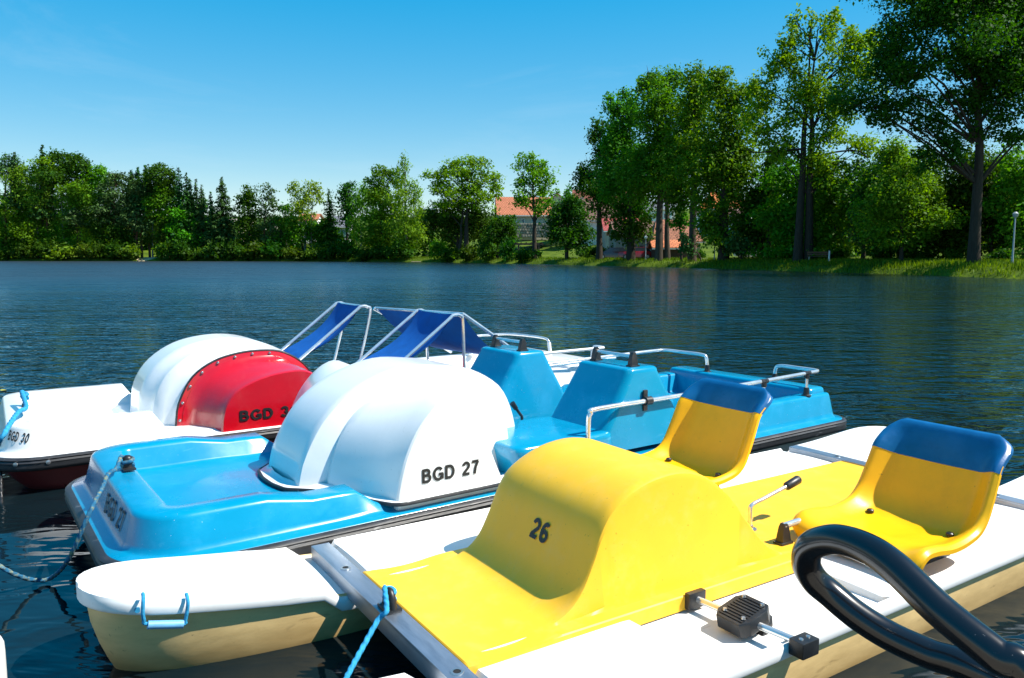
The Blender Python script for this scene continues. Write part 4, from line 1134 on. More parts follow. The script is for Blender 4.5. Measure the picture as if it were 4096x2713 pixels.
# church tower
Y = 160
kk = k_at(Y)
p = hpos(1487, 515, Y)
ct = thing('church_tower', 'slender white church tower with lantern top among the oaks', 'tower', (p.x, Y, p.z))
m = MB(False); m.box((0, 0, 20 * kk), (16 * kk, 16 * kk, 60 * kk)); m.obj('tower_shaft', WHI, ct, 0)
m = MB(False)
rings = [[(r * kk * math.cos(t), r * kk * math.sin(t), z * kk) for t in [i * math.pi / 6 for i in range(12)]] for r, z in ((10, 50), (11, 56), (9, 66), (5, 73), (4.5, 84), (6.5, 88), (5, 96), (2, 104), (0.7, 118))]
m.loft(rings); m.obj('onion_cap', plain('pale_copper', (0.55, 0.58, 0.55), 0.5), ct, 50)
for dx in (-4.2, 4.2):
    m = MB(False); m.box((dx * kk, -8.2 * kk, 38 * kk), (3 * kk, 0.2, 9 * kk)); m.obj('belfry_window', GLASS, ct, 0)
p = hpos(1515, 520, 150); kk = k_at(150)
house('house', 'white house with low grey roof right of the church tower', (p.x, 150, p.z), R(5), 62 * kk, 8, 34 * kk, 16 * kk, WHI, GRY, eave=0.4, windows=[(-12 * kk, 18 * kk, 5 * kk, 9 * kk), (8 * kk, 18 * kk, 5 * kk, 9 * kk)])
p = hpos(1668, 515, 128); kk = k_at(128)
house('house', 'white house with bright orange hipped roof between two trunks', (p.x, 128, p.z), R(-6), 104 * kk, 9.5, 30 * kk, 36 * kk, WHI, ORG, hip=34 * kk, eave=0.5, windows=[(-30 * kk, 14 * kk, 6 * kk, 10 * kk), (-10 * kk, 14 * kk, 6 * kk, 10 * kk), (16 * kk, 14 * kk, 6 * kk, 10 * kk), (34 * kk, 14 * kk, 6 * kk, 10 * kk)])
p = hpos(1715, 525, 122); kk = k_at(122)
house('house', 'white house with dark brown roof right of the orange hipped one', (p.x, 122, p.z), R(-30), 62 * kk, 7, 24 * kk, 18 * kk, WHI, BRN, eave=0.4, windows=[(-8 * kk, 12 * kk, 7 * kk, 9 * kk)])
p = hpos(1555, 590, 98); kk = k_at(98)
house('barn', 'low building with big brown tiled roof right of the forked oak', (p.x, 98, p.z), R(-4), 96 * kk, 9, 32 * kk, 46 * kk, GRYW, roofm('rust_tiles', (0.34, 0.13, 0.065)), hip=18 * kk, eave=0.5)
p = hpos(1552, 591, 91); kk = k_at(91)
house('porch', 'orange lean-to roof in front of the brown tiled roof', (p.x, 91, p.z), R(-3), 84 * kk, 3.5, 18 * kk, 14 * kk, plain('dark_timber', (0.06, 0.04, 0.03), 0.8), roofm('orange_sheet', (0.62, 0.20, 0.075)), eave=0.4, cat='porch')
p = hpos(1460, 592, 104); kk = k_at(104)
ab = house('stone_house', 'stone building with an arched doorway in the oaks\' shade', (p.x, 104, p.z), 0, 90 * kk, 7, 50 * kk, 26 * kk, GRYW, BRN, eave=0.3)
m = MB(False)
arc = [(8 * kk * math.cos(t), 0, 14 * kk + 8 * kk * math.sin(t)) for t in [i * math.pi / 10 for i in range(11)]] + [(-8 * kk, 0, 0), (8 * kk, 0, 0)]
m.loft([[(x - 6 * kk + 18 * kk, -3.53, z) for x, y, z in arc], [(x + 12 * kk, -3.58, z) for x, y, z in arc]])
m.obj('arched_doorway', GLASS, ab, 0)
# left-hand houses between trees
p = hpos(548, 560, 185); kk = k_at(185)
house('apartment_house', 'beige house with balconies between spruce and alder', (p.x, 185, p.z), 0, 46 * kk, 10, 42 * kk, 10 * kk, BEI, roofm('beige_roof', (0.45, 0.38, 0.32)), eave=0.4, windows=[(-6 * kk, 10 * kk, 6 * kk, 8 * kk), (-6 * kk, 28 * kk, 6 * kk, 8 * kk), (8 * kk, 28 * kk, 6 * kk, 8 * kk)])
p = hpos(655, 545, 186); kk = k_at(186)
house('house', 'beige-roofed house behind the open-crowned pine', (p.x, 186, p.z), 0, 60 * kk, 9, 12 * kk, 24 * kk, WHI, roofm('beige_roof', (0.45, 0.38, 0.32)), eave=0.4)
p = hpos(793, 548, 175); kk = k_at(175)
house('house', 'white house with steep grey roof in the gap between trees', (p.x, 175, p.z), R(6), 40 * kk, 9, 22 * kk, 24 * kk, WHI, GRY, eave=0.4, windows=[(-8 * kk, 10 * kk, 5 * kk, 8 * kk), (6 * kk, 10 * kk, 5 * kk, 8 * kk)])
p = hpos(720, 545, 190); kk = k_at(190)
house('house', 'pale house glimpsed through the feathery birch', (p.x, 190, p.z), 0, 40 * kk, 9, 30 * kk, 18 * kk, WHI, RED1, eave=0.4)
p = hpos(985, 505, 190); kk = k_at(190)
house('house', 'grey flat-roofed building right of the tallest birch', (p.x, 190, p.z), 0, 40 * kk, 9, 18 * kk, 5 * kk, wallm('pale_brown_render', (0.45, 0.36, 0.28)), roofm('light_grey_roof', (0.36, 0.42, 0.47)), eave=0.5)

# ------------------------------------------------------------------ small things on the bank
def car(label, x, Y, col_, rz, kind='parked_car'):
    Y = max(Y, shore_depth(x) + 8)
    p = at_depth(x, 590, Y)
    c = thing(kind, label, 'car', (p.x, Y, gz(p.x, Y) + 0.02), rz, 'cars parked by the bank')
    mm = plain('car_paint_%d' % int(col_[0] * 1000), col_, 0.25, coat=0.8)
    m = MB(False)
    rings = []
    for s, zb, zt, w in ((-2.1, 0.45, 0.72, 0.7), (-2.0, 0.3, 0.9, 0.82), (-1.2, 0.25, 0.98, 0.85), (0, 0.25, 0.98, 0.86), (1.2, 0.25, 0.95, 0.85), (1.95, 0.3, 0.85, 0.8), (2.1, 0.45, 0.7, 0.7)):
        rings.append([(s, -w, zb), (s, w, zb), (s, w * 1.0, (zb + zt) / 2 + .05), (s, w * 0.93, zt), (s, -w * 0.93, zt), (s, -w * 1.0, (zb + zt) / 2 + .05)])
    m.loft(rings); m.obj('body', mm, c, 40)
    m = MB(False)
    m.loft([[(-1.75, -0.78, 0.95), (1.15, -0.78, 0.95), (1.15, 0.78, 0.95), (-1.75, 0.78, 0.95)], [(-1.25, -0.66, 1.4), (0.45, -0.66, 1.42), (0.45, 0.66, 1.42), (-1.25, 0.66, 1.4)]])
    m.obj('window', GLASS, c, 20)
    m = MB(False); m.box((-0.4, 0, 1.43), (1.75, 1.32, 0.05), 0.02); m.obj('car_roof', mm, c)
    for sx in (-1.3, 1.3):
        for sy in (-0.8, 0.8):
            m = MB(False); m.tube([(sx, sy - 0.1, 0.31), (sx, sy + 0.1, 0.31)], 0.31, 14); w = m.obj('wheel', RUBBER, c)
            m = MB(False); m.tube([(sx, sy - 0.105, 0.31), (sx, sy + 0.105, 0.31)], 0.18, 10); m.obj('rim', STEEL, w)
    for sy in (-0.6, 0.6):
        m = MB(False); m.box((-2.06, sy, 0.75), (0.06, 0.3, 0.16), 0.02); m.obj('tail_light', plain('red_lens', (0.6, 0.01, 0.01), 0.2), c)
    return c
car('dark car with red tail lights parked under the oaks', 1418, 97, (0.03, 0.012, 0.014), R(170))
car('bright red car half hidden behind the broad oak trunk', 1470, 92, (0.42, 0.006, 0.01), R(176))
car('white car behind the low dark spruce', 1745, 80, (0.7, 0.7, 0.7), R(160))
def lamp(label, x, Y, top, globe=False):
    Y = max(Y, shore_depth(x) + 3.5)
    p = at_depth(x, top, Y)
    g = gz(p.x, Y)
    t = thing('street_lamp', label, 'lamp post', (p.x, Y, g))
    h = p.z - g
    m = MB(False); m.tube([(0, 0, -0.2), (0, 0, 0.6), (0, 0, h)], [0.07, 0.055, 0.035], 8); m.obj('post', plain('grey_post_paint', (0.33, 0.36, 0.38), 0.5), t)
    m = MB(False)
    if globe:
        m.loft([[(r * math.cos(a), r * math.sin(a), h + z) for a in [i * math.pi / 6 for i in range(12)]] for r, z in ((0.04, -0.03), (0.12, 0.0), (0.18, 0.08), (0.19, 0.16), (0.15, 0.27), (0.06, 0.34))]); m.obj('globe', plain('opal_glass', (0.8, 0.78, 0.7), 0.3), t)
    else:
        m.loft([[(r * math.cos(a), r * math.sin(a), h + z) for a in [i * math.pi / 6 for i in range(12)]] for r, z in ((0.04, -0.05), (0.12, 0.02), (0.16, 0.2), (0.05, 0.3))]); m.obj('lantern', plain('grey_lantern', (0.3, 0.33, 0.34), 0.4), t)
    return t
lamp('globe lamp beside the forked oak', 1493, 84, 552, True)
lamp('tall grey lamp post at the right frame edge', 2347, 44.5, 502)
lamp('thin grey post right of the slim straight oak', 1652, 69, 566)
b_ = at_depth(1917, 588, 62.0)
bo = thing('bollard', 'short white post on the grass beside the bench', 'post', (b_.x, 62.0, gz(b_.x, 62.0)))
m = MB(False); m.tube([(0, 0, -0.1), (0, 0, 0.95)], [0.07, 0.06], 8); m.obj('post', TRIM, bo)
m = MB(False); m.tube([(0, 0, 0.95), (0, 0, 1.02)], [0.085, 0.05], 8); m.obj('cap', BLACK, bo)
# bench
p = at_depth(1893, 592, 64)
be = thing('park_bench', 'brown wooden bench in the shade beside the poplar', 'bench', (p.x, 64, gz(p.x, 64)), R(-20))
WD = plain('bench_wood', (0.14, 0.06, 0.03), 0.7)
for k in range(3):
    m = MB(False); m.box((0, -0.15 + k * 0.15, 0.45), (1.8, 0.12, 0.04)); m.obj('seat_slat', WD, be, 0)
for k in range(2):
    m = MB(False); m.box((0, 0.25, 0.62 + k * 0.17), (1.8, 0.04, 0.13)); m.obj('back_slat', WD, be, 0)
for s in (-0.75, 0.75):
    m = MB(False); m.box((s, 0.02, 0.21), (0.08, 0.45, 0.42)); m.obj('leg', GRYW, be, 0)
# timber pergola
p = at_depth(1222, 588, 118)
pg = thing('pergola', 'small dark timber pergola left of the free-standing oak', 'pergola', (p.x, 118, gz(p.x, 118)))
TIM = plain('dark_timber', (0.06, 0.04, 0.03), 0.8)
for sx in (-1.5, 1.5):
    for sy in (-0.8, 0.8):
        m = MB(False); m.box((sx, sy, 1.0), (0.22, 0.22, 2.3)); m.obj('post', TIM, pg, 0)
for sy in (-0.8, 0.8):
    m = MB(False); m.box((0, sy, 2.2), (4.4, 0.2, 0.25)); m.obj('beam', TIM, pg, 0)
for k in range(6):
    m = MB(False); m.box((-1.9 + k * 0.76, 0, 2.4), (0.12, 2.3, 0.16)); m.obj('rafter', TIM, pg, 0)
# low white landing at the middle shore
p = at_depth(973, 606, 141)
ln = thing('low_landing', 'low pale landing plank at the waterline by the tallest birch', 'landing', (p.x, 139.5, 0))
m = MB(False); m.box((0, 0, 0.12), (3.0, 0.8, 0.12), 0.02); m.obj('deck', SAND, ln, 0)
m = MB(False)
for s in (-1.2, 1.2): m.tube([(s, 0, -0.5), (s, 0, 0.1)], 0.08, 6)
m.obj('pile', BARK, ln)
# ------------------------------------------------------------------ pedal boat with yellow deck
def boat_root(name, label, O, az):
    return thing(name, label, 'pedal boat', O, R(90 - az))
b26 = boat_root('pedal_boat', 'white catamaran pedal boat with yellow hump numbered 26 and two yellow seats', (-0.523, 2.617, 0.23), 57.3)
def hull26(vc, side):
    """one float: deck, overhanging lip and rounded belly, bow at u=-0.86, stern at u=3.6"""
    us = [-0.862, -0.858, -0.85, -0.835, -0.81, -0.78, -0.74, -0.68, -0.6, -0.5, -0.4, -0.28, -0.16, -0.1] + [i * 0.03 for i in range(-2, 115)] + [3.44, 3.5, 3.54, 3.57, 3.59, 3.6]
    hwf = lambda u: (0.225 - 0.03 * sst(-0.1, -0.8, u) if u < -0.1 else 0.225) * (max(0.0, 1 - max(0, (-0.60 - u) / 0.2622) ** 2.4) ** 0.47) * (max(0.02, 1 - max(0, (u - 3.3) / 0.302) ** 3) ** 0.4)
    top = lambda u: 0.11 * max(0, (-0.05 - u) / 0.8) ** 1.25 + 0.04 * sst(2.8, 3.6, u)
    deck, belly = [], []
    N = 25
    for u in us:
        hw = max(0.012, hwf(u))
        t = top(u)
        ring = []
        gap = 0.045 * sst(-0.125, -0.10, u) * (1 - sst(0.0, 0.02, u)) + 0.03 * sst(2.70, 2.72, u) * (1 - sst(2.78, 2.80, u))
        for i in range(N):
            a = -1 + 2 * i / (N - 1)
            v = vc + a * (hw - 0.02 * min(1, hw / 0.1))
            w = t - 0.008 * a * a - gap - 0.014 * sst(-0.02, 0.01, u) * (1 - sst(2.8, 2.83, u))
            # footwell beside the pedals
            if side > 0:
                k = (0.28 * sst(0.56, 0.64, u) + 0.72 * sst(0.66, 1.15, u)) * (1 - sst(1.37, 1.42, u))
                k *= (1 - sst(vc + 0.15, vc + 0.19, v))
                w -= 0.165 * k
            else:
                k = sst(0.9, 1.16, u) * (1 - sst(1.385, 1.42, u)) * sst(vc - 0.16, vc - 0.12, v)
                w -= 0.08 * k
            ring.append((u, v, w))
        s = min(1, hw / 0.1)
        e = [(1.0 - 0.045 * s, -0.008), (1.0 - 0.012 * s, -0.017), (1.0, -0.028), (1.0, -0.044), (0.985, -0.052), (0.955, -0.055)]
        R_ = [(u, vc + hw * q, t + z - gap) for q, z in e]
        L_ = [(u, vc - hw * q, t + z - gap) for q, z in reversed(e)]
        deck.append(ring + R_ + [(u, vc + hw - 0.05 * s, t - 0.056 - gap), (u, vc - hw + 0.05 * s, t - 0.056 - gap)] + L_)
        # belly: stem rakes back below
        uu = u + 0.02
        hb = max(0.004, hwf(u) - 0.02 * s)
        rake = lambda z: 0.04 * max(0, (-0.05 - z) / 0.15) ** 1.7 * sst(-0.35, -0.86, u)
        pr = [(1.0, -0.045), (1.0, -0.12), (0.992, -0.18), (0.965, -0.225), (0.88, -0.27), (0.6, -0.315), (0.2, -0.335)]
        cut = lambda z: 1 - min(0.85, 0.16 * max(0, -u / 0.6) ** 1.5) * min(1.25, max(0, (-z - 0.05) / 0.16)) if u < 0 else 1
        ring = [(uu + rake(z), vc + hb * q * cut(z), (t if z > -0.05 else t * max(0, 1 + (z + 0.05) * 2)) + z) for q, z in pr]
        ring += [(uu + rake(z), vc - hb * q * cut(z), (t if z > -0.05 else t * max(0, 1 + (z + 0.05) * 2)) + z) for q, z in reversed(pr)]
        kb = sst(-0.2, -0.5, u)
        zi = lerp(-0.24, t - 0.07, kb)
        ring += [(uu + 0.01 * kb, vc - hb * 0.9, t - 0.06), (uu + 0.02 * kb, vc - hb * 0.8, zi), (uu + 0.02 * kb, vc + hb * 0.8, zi), (uu + 0.01 * kb, vc + hb * 0.9, t - 0.06)]
        belly.append(ring)
    h = MB(); h.loft(belly)
    ho = h.obj('hull', CREAM, b26, 50)
    d = MB(); d.loft(deck)
    d.obj('deck_lid', WHITE_HULL, ho, 38)
    return ho
VF, VN = -0.155, 0.905
hull_far = hull26(VF, -1)
hull_near = hull26(VN, 1)
for c in (hull_far,): c['label'] = 'cream float with white lid and blue strap at its bow'

# aluminium cross bars
def crossbar(u, v0, v1, wtop, name):
    m = MB()
    m.box((u, (v0 + v1) / 2, wtop - 0.005), (0.07, v1 - v0, 0.01), 0.002)
    m.box((u - 0.031, (v0 + v1) / 2, wtop - 0.035), (0.006, v1 - v0, 0.052), 0.001)
    return m.obj(name, ALU, b26, 40)
fb = crossbar(-0.045, -0.315, 1.08, 0.006, 'front_crossbar')
rb = crossbar(2.755, -0.33, 1.10, 0.008, 'rear_crossbar')
for par, u, w in ((fb, -0.045, 0.0062), (rb, 2.755, 0.0082)):
    for v in (-0.045, 0.77):
        m = MB()
        m.loft([[(u + r * math.cos(t), v + r * math.sin(t), w + z) for t in [i * math.pi / 8 for i in range(16)]] for r, z in ((0.019, 0.0), (0.018, 0.002), (0.011, 0.002))], False, False)
        m.obj('washer', STEEL, par)
        m = MB()
        m.loft([[(u + 0.011 * math.cos(t), v + 0.011 * math.sin(t), w + 0.0012) for t in [i * math.pi / 8 for i in range(16)]], [(u + 0.008 * math.cos(t), v + 0.008 * math.sin(t), w + 0.0012) for t in [i * math.pi / 8 for i in range(16)]]], False, True)
        m.obj('bolt_hole', DARKHOLE, par)

# yellow floor panel with the pedal housing moulded in
HP = [(0.30, 0.0), (0.345, 0.010), (0.39, 0.035), (0.435, 0.085), (0.475, 0.165), (0.508, 0.245), (0.548, 0.305), (0.607, 0.347), (0.68, 0.378), (0.76, 0.393), (0.84, 0.394), (0.92, 0.376), (1.0, 0.335), (1.08, 0.272), (1.15, 0.195), (1.22, 0.113), (1.28, 0.052), (1.33, 0.018), (1.37, 0.004)]
HPR = resample(HP, 64)
def panel():
    rows = []
    u0, u1 = 0.0, 2.735
    pre = [(u0, -0.05), (u0, -0.004), (u0 + 0.004, 0.0)] + [(0.004 + 0.296 * i / 8, -0.012 * math.sin(math.pi * i / 8)) for i in range(1, 8)]
    post = [(1.37 + (u1 - 0.004 - 1.37) * i / 10, 0.0) for i in range(1, 11)] + [(u1, -0.004), (u1, -0.05)]
    prof = pre + HPR + post
    nb, nh = len(pre), len(HPR)
    vs = [(0.0, 0, -0.05), (0.0, 0, -0.004), (0.004, 0, 0), (0.03, 0, 0), (0.052, 0, 0), (0.06, 0.05, 0), (0.066, 0.9, 0), (0.075, 0.955, 0), (0.095, 0.985, 0), (0.13, 1, 0)]
    vs += [(0.13 + 0.49 * i / 10, 1, 0) for i in range(1, 10)]
    vs += [(0.650, 1, 0), (0.672, 0.993, 0), (0.682, 0.975, 0), (0.687, 0.93, 0), (0.693, 0.05, 0), (0.70, 0, 0), (0.72, 0, 0), (0.746, 0, 0), (0.75, 0, -0.004), (0.75, 0, -0.05)]
    for v, k, dz in vs:
        r = []
        for i, (u, w) in enumerate(prof):
            if nb <= i < nb + nh:
                uc = 0.83
                kk = k ** 0.5 if k < 0.9 else k
                w2 = w * k
                u2 = uc + (u - uc) * (1 if k == 0 else (0.94 + 0.06 * k) if w > 0.03 else 1)
                # the footwell side dips with the hull
                r.append((u2, v, w2 + dz + 0.0 if w2 > 0 else dz))
            else:
                r.append((u, v, (w if dz == 0 else min(w, dz)) if dz == 0 else min(dz, w)))
        rows.append(r)
    m = MB()
    m.grid(rows)
    return m.obj('deck_panel', YELLOW, b26, 32)
pan = panel()
def hump_map(x, y, e=0):
    # x runs to starboard, y up the hump's front face
    L = [0]
    for a, b in zip(HPR[:-1], HPR[1:]): L.append(L[-1] + math.hypot(b[0] - a[0], b[1] - a[1]))
    s = 0.232 + y
    k = max(i for i in range(len(L)) if L[i] <= s)
    k = min(k, len(L) - 2)
    t = (s - L[k]) / (L[k + 1] - L[k])
    a, b = HPR[k], HPR[k + 1]
    du, dw = b[0] - a[0], b[1] - a[1]
    n = math.hypot(du, dw)
    return (lerp(a[0], b[0], t) - dw / n * (0.003 + e), 0.352 + x, lerp(a[1], b[1], t) + du / n * (0.003 + e))
lettering('number_26', '26', 0.068, hump_map, INK, pan, wide=0.098)

# seats
def seat26(vc, us, lift, label, cut=44, tall=1.0):
    prof = [(-0.005, -0.028), (-0.018, -0.004), (-0.012, 0.024), (0.03, 0.044), (0.10, 0.044), (0.20, 0.030), (0.30, 0.024), (0.39, 0.034), (0.455, 0.078), (0.500, 0.150), (0.538, 0.225), (0.573, 0.30), (0.600, 0.352), (0.617, 0.376), (0.632, 0.382), (0.645, 0.370)]
    P = resample([(a, b if b < 0.1 else 0.1 + (b - 0.1) * tall) for a, b in prof], 56)
    root = None
    def surf(i, a, off=0.0):
        u, w = P[i]
        p, q = P[max(i - 1, 0)], P[min(i + 1, len(P) - 1)]
        d = Vector((q[0] - p[0], q[1] - p[1])).normalized()
        n = Vector((-d.y, d.x))        # towards the sitter
        s = i / (len(P) - 1)
        hw = 0.262 - 0.012 * sst(0.5, 1.0, s)
        x = min(1.0, max(0.0, (s - 0.885) / 0.1))
        hw *= 1 - 0.22 * x ** 2.2
        x0 = min(1.0, max(0.0, (0.11 - s) / 0.11))
        hw *= 1 - 0.10 * x0 ** 2
        aa = abs(a)
        wing = (0.030 + 0.038 * sst(0.25, 0.62, s)) * sst(0.60, 0.98, aa) * (1 - sst(0.80, 0.97, s)) * sst(0.02, 0.14, s)
        roll = -0.016 * sst(0.93, 1.0, aa)
        q = wing + roll + off
        dip = -0.010 * (1 - sst(0.0, 0.6, aa)) * sst(0.1, 0.3, s) * (1 - sst(0.8, 0.95, s))
        q += dip
        return (us + u + n.x * q, vc + a * hw, lift + w + n.y * q)
    A_ = [-1, -0.985, -0.96, -0.92, -0.87, -0.82, -0.76, -0.7, -0.63, -0.55, -0.4, -0.2, 0, 0.2, 0.4, 0.55, 0.63, 0.7, 0.76, 0.82, 0.87, 0.92, 0.96, 0.985, 1]
    th = 0.016
    def shell(i0, i1, front, back):
        m = MB()
        rows = []
        for i in range(i0, i1 + 1):
            top = [surf(i, a, front) for a in A_]
            bot = [surf(i, a * (1.0 if abs(a) < 0.99 else 0.998), back) for a in reversed(A_)]
            rows.append(top + bot)
        m.loft(rows)
        return m
    s = shell(0, cut + 2, 0, -th).obj('seat', YSEAT, b26, 60)
    s['label'] = label
    shell(cut, len(P) - 1, 0.0022, -th - 0.0022).obj('headrest_band', CAPBLUE, s, 60)
    m = MB()
    for uu, vv in ((0.36, 0.16), (0.36, -0.16)):
        q = Vector((us + uu, vc + vv, lift + 0.036))
        m.loft([[(q.x + r * math.cos(t), q.y + r * math.sin(t), q.z + z) for t in [k * math.pi / 5 for k in range(10)]] for r, z in ((0.014, -0.006), (0.014, 0.004), (0.009, 0.008))], False, True)
    m.obj('seat_bolt', BLACK, s)
    # pedestal under the shell
    m = MB()
    for vv in (-0.14, 0.14):
        m.box((us + 0.2, vc + vv, lift - 0.025), (0.34, 0.045, 0.06), 0.006)
    m.obj('seat_rail', BLACK, s)
    return s
seat26(0.85, 1.55, 0.03, 'seat nearest the black hoop')
seat26(-0.095, 1.345, 0.06, 'seat beside the blue boat', 46, 1.12)
# seat front bracket with rod, seen left of the near seat
m = MB()
br = thing_part = None
def bracket(u, v, w, s=1.0, parent=None, h=0.09):
    m = MB()
    m.box((u, v, w + 0.006 * s), (0.07 * s, 0.045 * s, 0.012 * s), 0.003)
    rings = []
    for z, a, b in ((0.01, 0.026, 0.018), (0.04, 0.022, 0.015), (0.07, 0.016, 0.013), (0.085, 0.008, 0.011)):
        rings.append([(u + x * a * s, v + y * b * s, w + z * s * h / 0.09) for x, y in ((-1, -1), (1, -1), (1, 1), (-1, 1))])
    m.loft(rings)
    return m.obj('bracket', BLACK, parent, 35)
brk = bracket(1.455, 0.625, 0.0, 0.95, b26, 0.09)
m = MB(); m.tube([(1.45, 0.625, 0.07), (1.72, 0.61, 0.07)], 0.0125); m.obj('seat_rod', CHROME, b26)
m = MB(); m.tube([(1.60, 0.617, 0.07), (1.66, 0.613, 0.07)], 0.024, 12); m.obj('rod_clamp', BLACK, b26)
bracket(1.30, 0.30, 0.0, 0.9, b26, 0.13)
# steering lever
lv = MB()
lv.tube([(1.47, 0.452, 0.0), (1.47, 0.452, 0.03), (1.468, 0.452, 0.085), (1.485, 0.452, 0.103), (1.55, 0.452, 0.115), (1.70, 0.452, 0.145)], 0.0085, 10, smooth=4)
lvo = lv.obj('steering_lever', CHROME, b26)
m = MB(); m.tube([(1.685, 0.452, 0.142), (1.69, 0.452, 0.143), (1.76, 0.452, 0.160), (1.765, 0.452, 0.161)], [0.014, 0.0175, 0.0185, 0.016], 12); m.obj('grip', BLACK, lvo)
m = MB(); m.loft([[(1.47 + r * math.cos(t), 0.452 + r * math.sin(t), z) for t in [i * math.pi / 8 for i in range(16)]] for r, z in ((0.028, 0.0005), (0.027, 0.006), (0.014, 0.008), (0.012, 0.02))], False, True); m.obj('lever_base', STEEL, lvo)

# pedals
def pedal_block(c, d, ang, name, parent, label=None):
    m = MB()
    rot = Matrix.Rotation(ang, 3, 'Y')
    L, W, T = d
    out = [(-L / 2, -W * 0.36), (-L * 0.30, -W / 2), (L * 0.30, -W / 2), (L / 2, -W * 0.36), (L / 2, W * 0.36), (L * 0.30, W / 2), (-L * 0.30, W / 2), (-L / 2, W * 0.36)]
    rings = []
    for z, k in ((-T / 2, 0.96), (-T / 2 + 0.004, 1), (T / 2 - 0.004, 1), (T / 2, 0.965)):
        rings.append([rot @ Vector((x * k, y * k, z)) + Vector(c) for x, y in out])
    m.loft(rings)
    # tread ribs
    for i in range(-4, 5):
        q = rot @ Vector((i * L * 0.095, 0, T / 2 + 0.0012)) + Vector(c)
        m.box(q, (0.005, W * 0.72, 0.003), 0, rot)
    return m.obj(name, BLACK, parent, 30)
ax = MB()
ax.tube([(0.845, 0.735, -0.018), (0.85, 0.80, -0.016), (0.86, 0.98, -0.012), (0.872, 1.16, -0.006)], 0.0115, 10)
axo = ax.obj('pedal_crank', CHROME, b26)
m = MB(); m.box((0.845, 0.760, -0.018), (0.075, 0.022, 0.055), 0.003); m.obj('crank_bearing', BLACK, axo)
pedal_block((0.86, 0.945, -0.004), (0.135, 0.125, 0.048), R(-14), 'pedal', axo)
pedal_block((0.905, 0.945, -0.055), (0.12, 0.105, 0.026), R(-52), 'pedal_underside', axo)
m = MB(); m.box((0.872, 1.155, -0.012), (0.072, 0.05, 0.048), 0.004); eb = m.obj('crank_end_block', BLACK, axo)
for u in (0.858, 0.889):
    m = MB(); m.loft([[(u + r * math.cos(t), 1.155 + r * math.sin(t), z) for t in [i * math.pi / 5 for i in range(10)]] for r, z in ((0.007, 0.012), (0.006, 0.0145))], False, True); m.obj('screw', STEEL, eb)
for du, dv in ((-0.035, -0.03), (0.035, -0.03), (-0.035, 0.03), (0.035, 0.03)):
    m = MB(); m.loft([[(0.86 + du * 1.2 + r * math.cos(t), 0.945 + dv * 1.2 + r * math.sin(t), z + du * 0.3) for t in [i * math.pi / 5 for i in range(10)]] for r, z in ((0.007, 0.022), (0.006, 0.0285))], False, True); m.obj('pedal_screw', STEEL, axo)

# mooring cleat on the front bar
def cleat(u, v, w, parent):
    m = MB()
    m.box((u, v, w + 0.006), (0.052, 0.078, 0.012), 0.004)
    arch = [(u, v - 0.026, w + 0.008), (u, v - 0.018, w + 0.045), (u, v, w + 0.06), (u, v + 0.018, w + 0.045), (u, v + 0.026, w + 0.008)]
    m.tube(arch, [0.014, 0.012, 0.011, 0.012, 0.014], 10, smooth=4)
    m.box((u, v, w + 0.03), (0.014, 0.03, 0.05), 0.004)
    o = m.obj('cleat', BLACK, parent, 40)
    for dv in (-0.03, 0.03):
        s = MB(); s.loft([[(u - 0.018 + r * math.cos(t), v + dv + r * math.sin(t), w + z) for t in [i * math.pi / 5 for i in range(10)]] for r, z in ((0.005, 0.012), (0.004, 0.0145))], False, True); s.obj('screw', STEEL, o)
    return o
cleat(-0.045, 0.335, 0.006, b26)
# strap handle on the far float's bow
m = MB()
m.tube([(-0.70, 0.03, 0.10), (-0.702, 0.052, 0.095), (-0.706, 0.06, 0.06), (-0.704, 0.058, 0.03), (-0.695, 0.058, 0.016), (-0.60, 0.062, -0.008), (-0.592, 0.062, 0.0), (-0.585, 0.064, 0.035), (-0.582, 0.062, 0.06), (-0.582, 0.04, 0.075)], 0.0055, 8, smooth=4)
st = m.obj('strap_handle', ROPEB, b26)
m = MB(); m.tube([(-0.695, 0.060, 0.014), (-0.598, 0.063, -0.008)], 0.0125, 12); m.obj('hose_grip', HOSE, st)
m = MB(); m.tube([(-0.716, 0.012, 0.052), (-0.716, 0.028, 0.052)], 0.009, 10); m.obj('strap_knot', ROPEB, st)

# ------------------------------------------------------------------ moulded monohull pedal boats (blue and white)
UF, UR, BEAM = -0.25, 4.18, 1.5
def outline():
    """perimeter parameters: near side from stern to bow, bow, far side, stern"""
    P = []
    rf, rr = 0.27, 0.14
    us = [UR - rr - i * (UR - rr - (UF + rf)) / 44 for i in range(45)]
    for u in us: P.append(('n', u))
    for i in range(1, 12): P.append(('cf1', i * math.pi / 24))
    vs = [-rf - i * (BEAM - 2 * rf) / 8 for i in range(9)]
    for v in vs: P.append(('f', v))
    for i in range(1, 12): P.append(('cf2', i * math.pi / 24))
    for u in reversed(us): P.append(('d', u))
    for i in range(1, 6): P.append(('cr2', i * math.pi / 12))
    vr = [-BEAM + rr + i * (BEAM - 2 * rr) / 6 for i in range(7)]
    for v in vr: P.append(('r', v))
    for i in range(1, 6): P.append(('cr1', i * math.pi / 12))
    return P
OUT = outline()
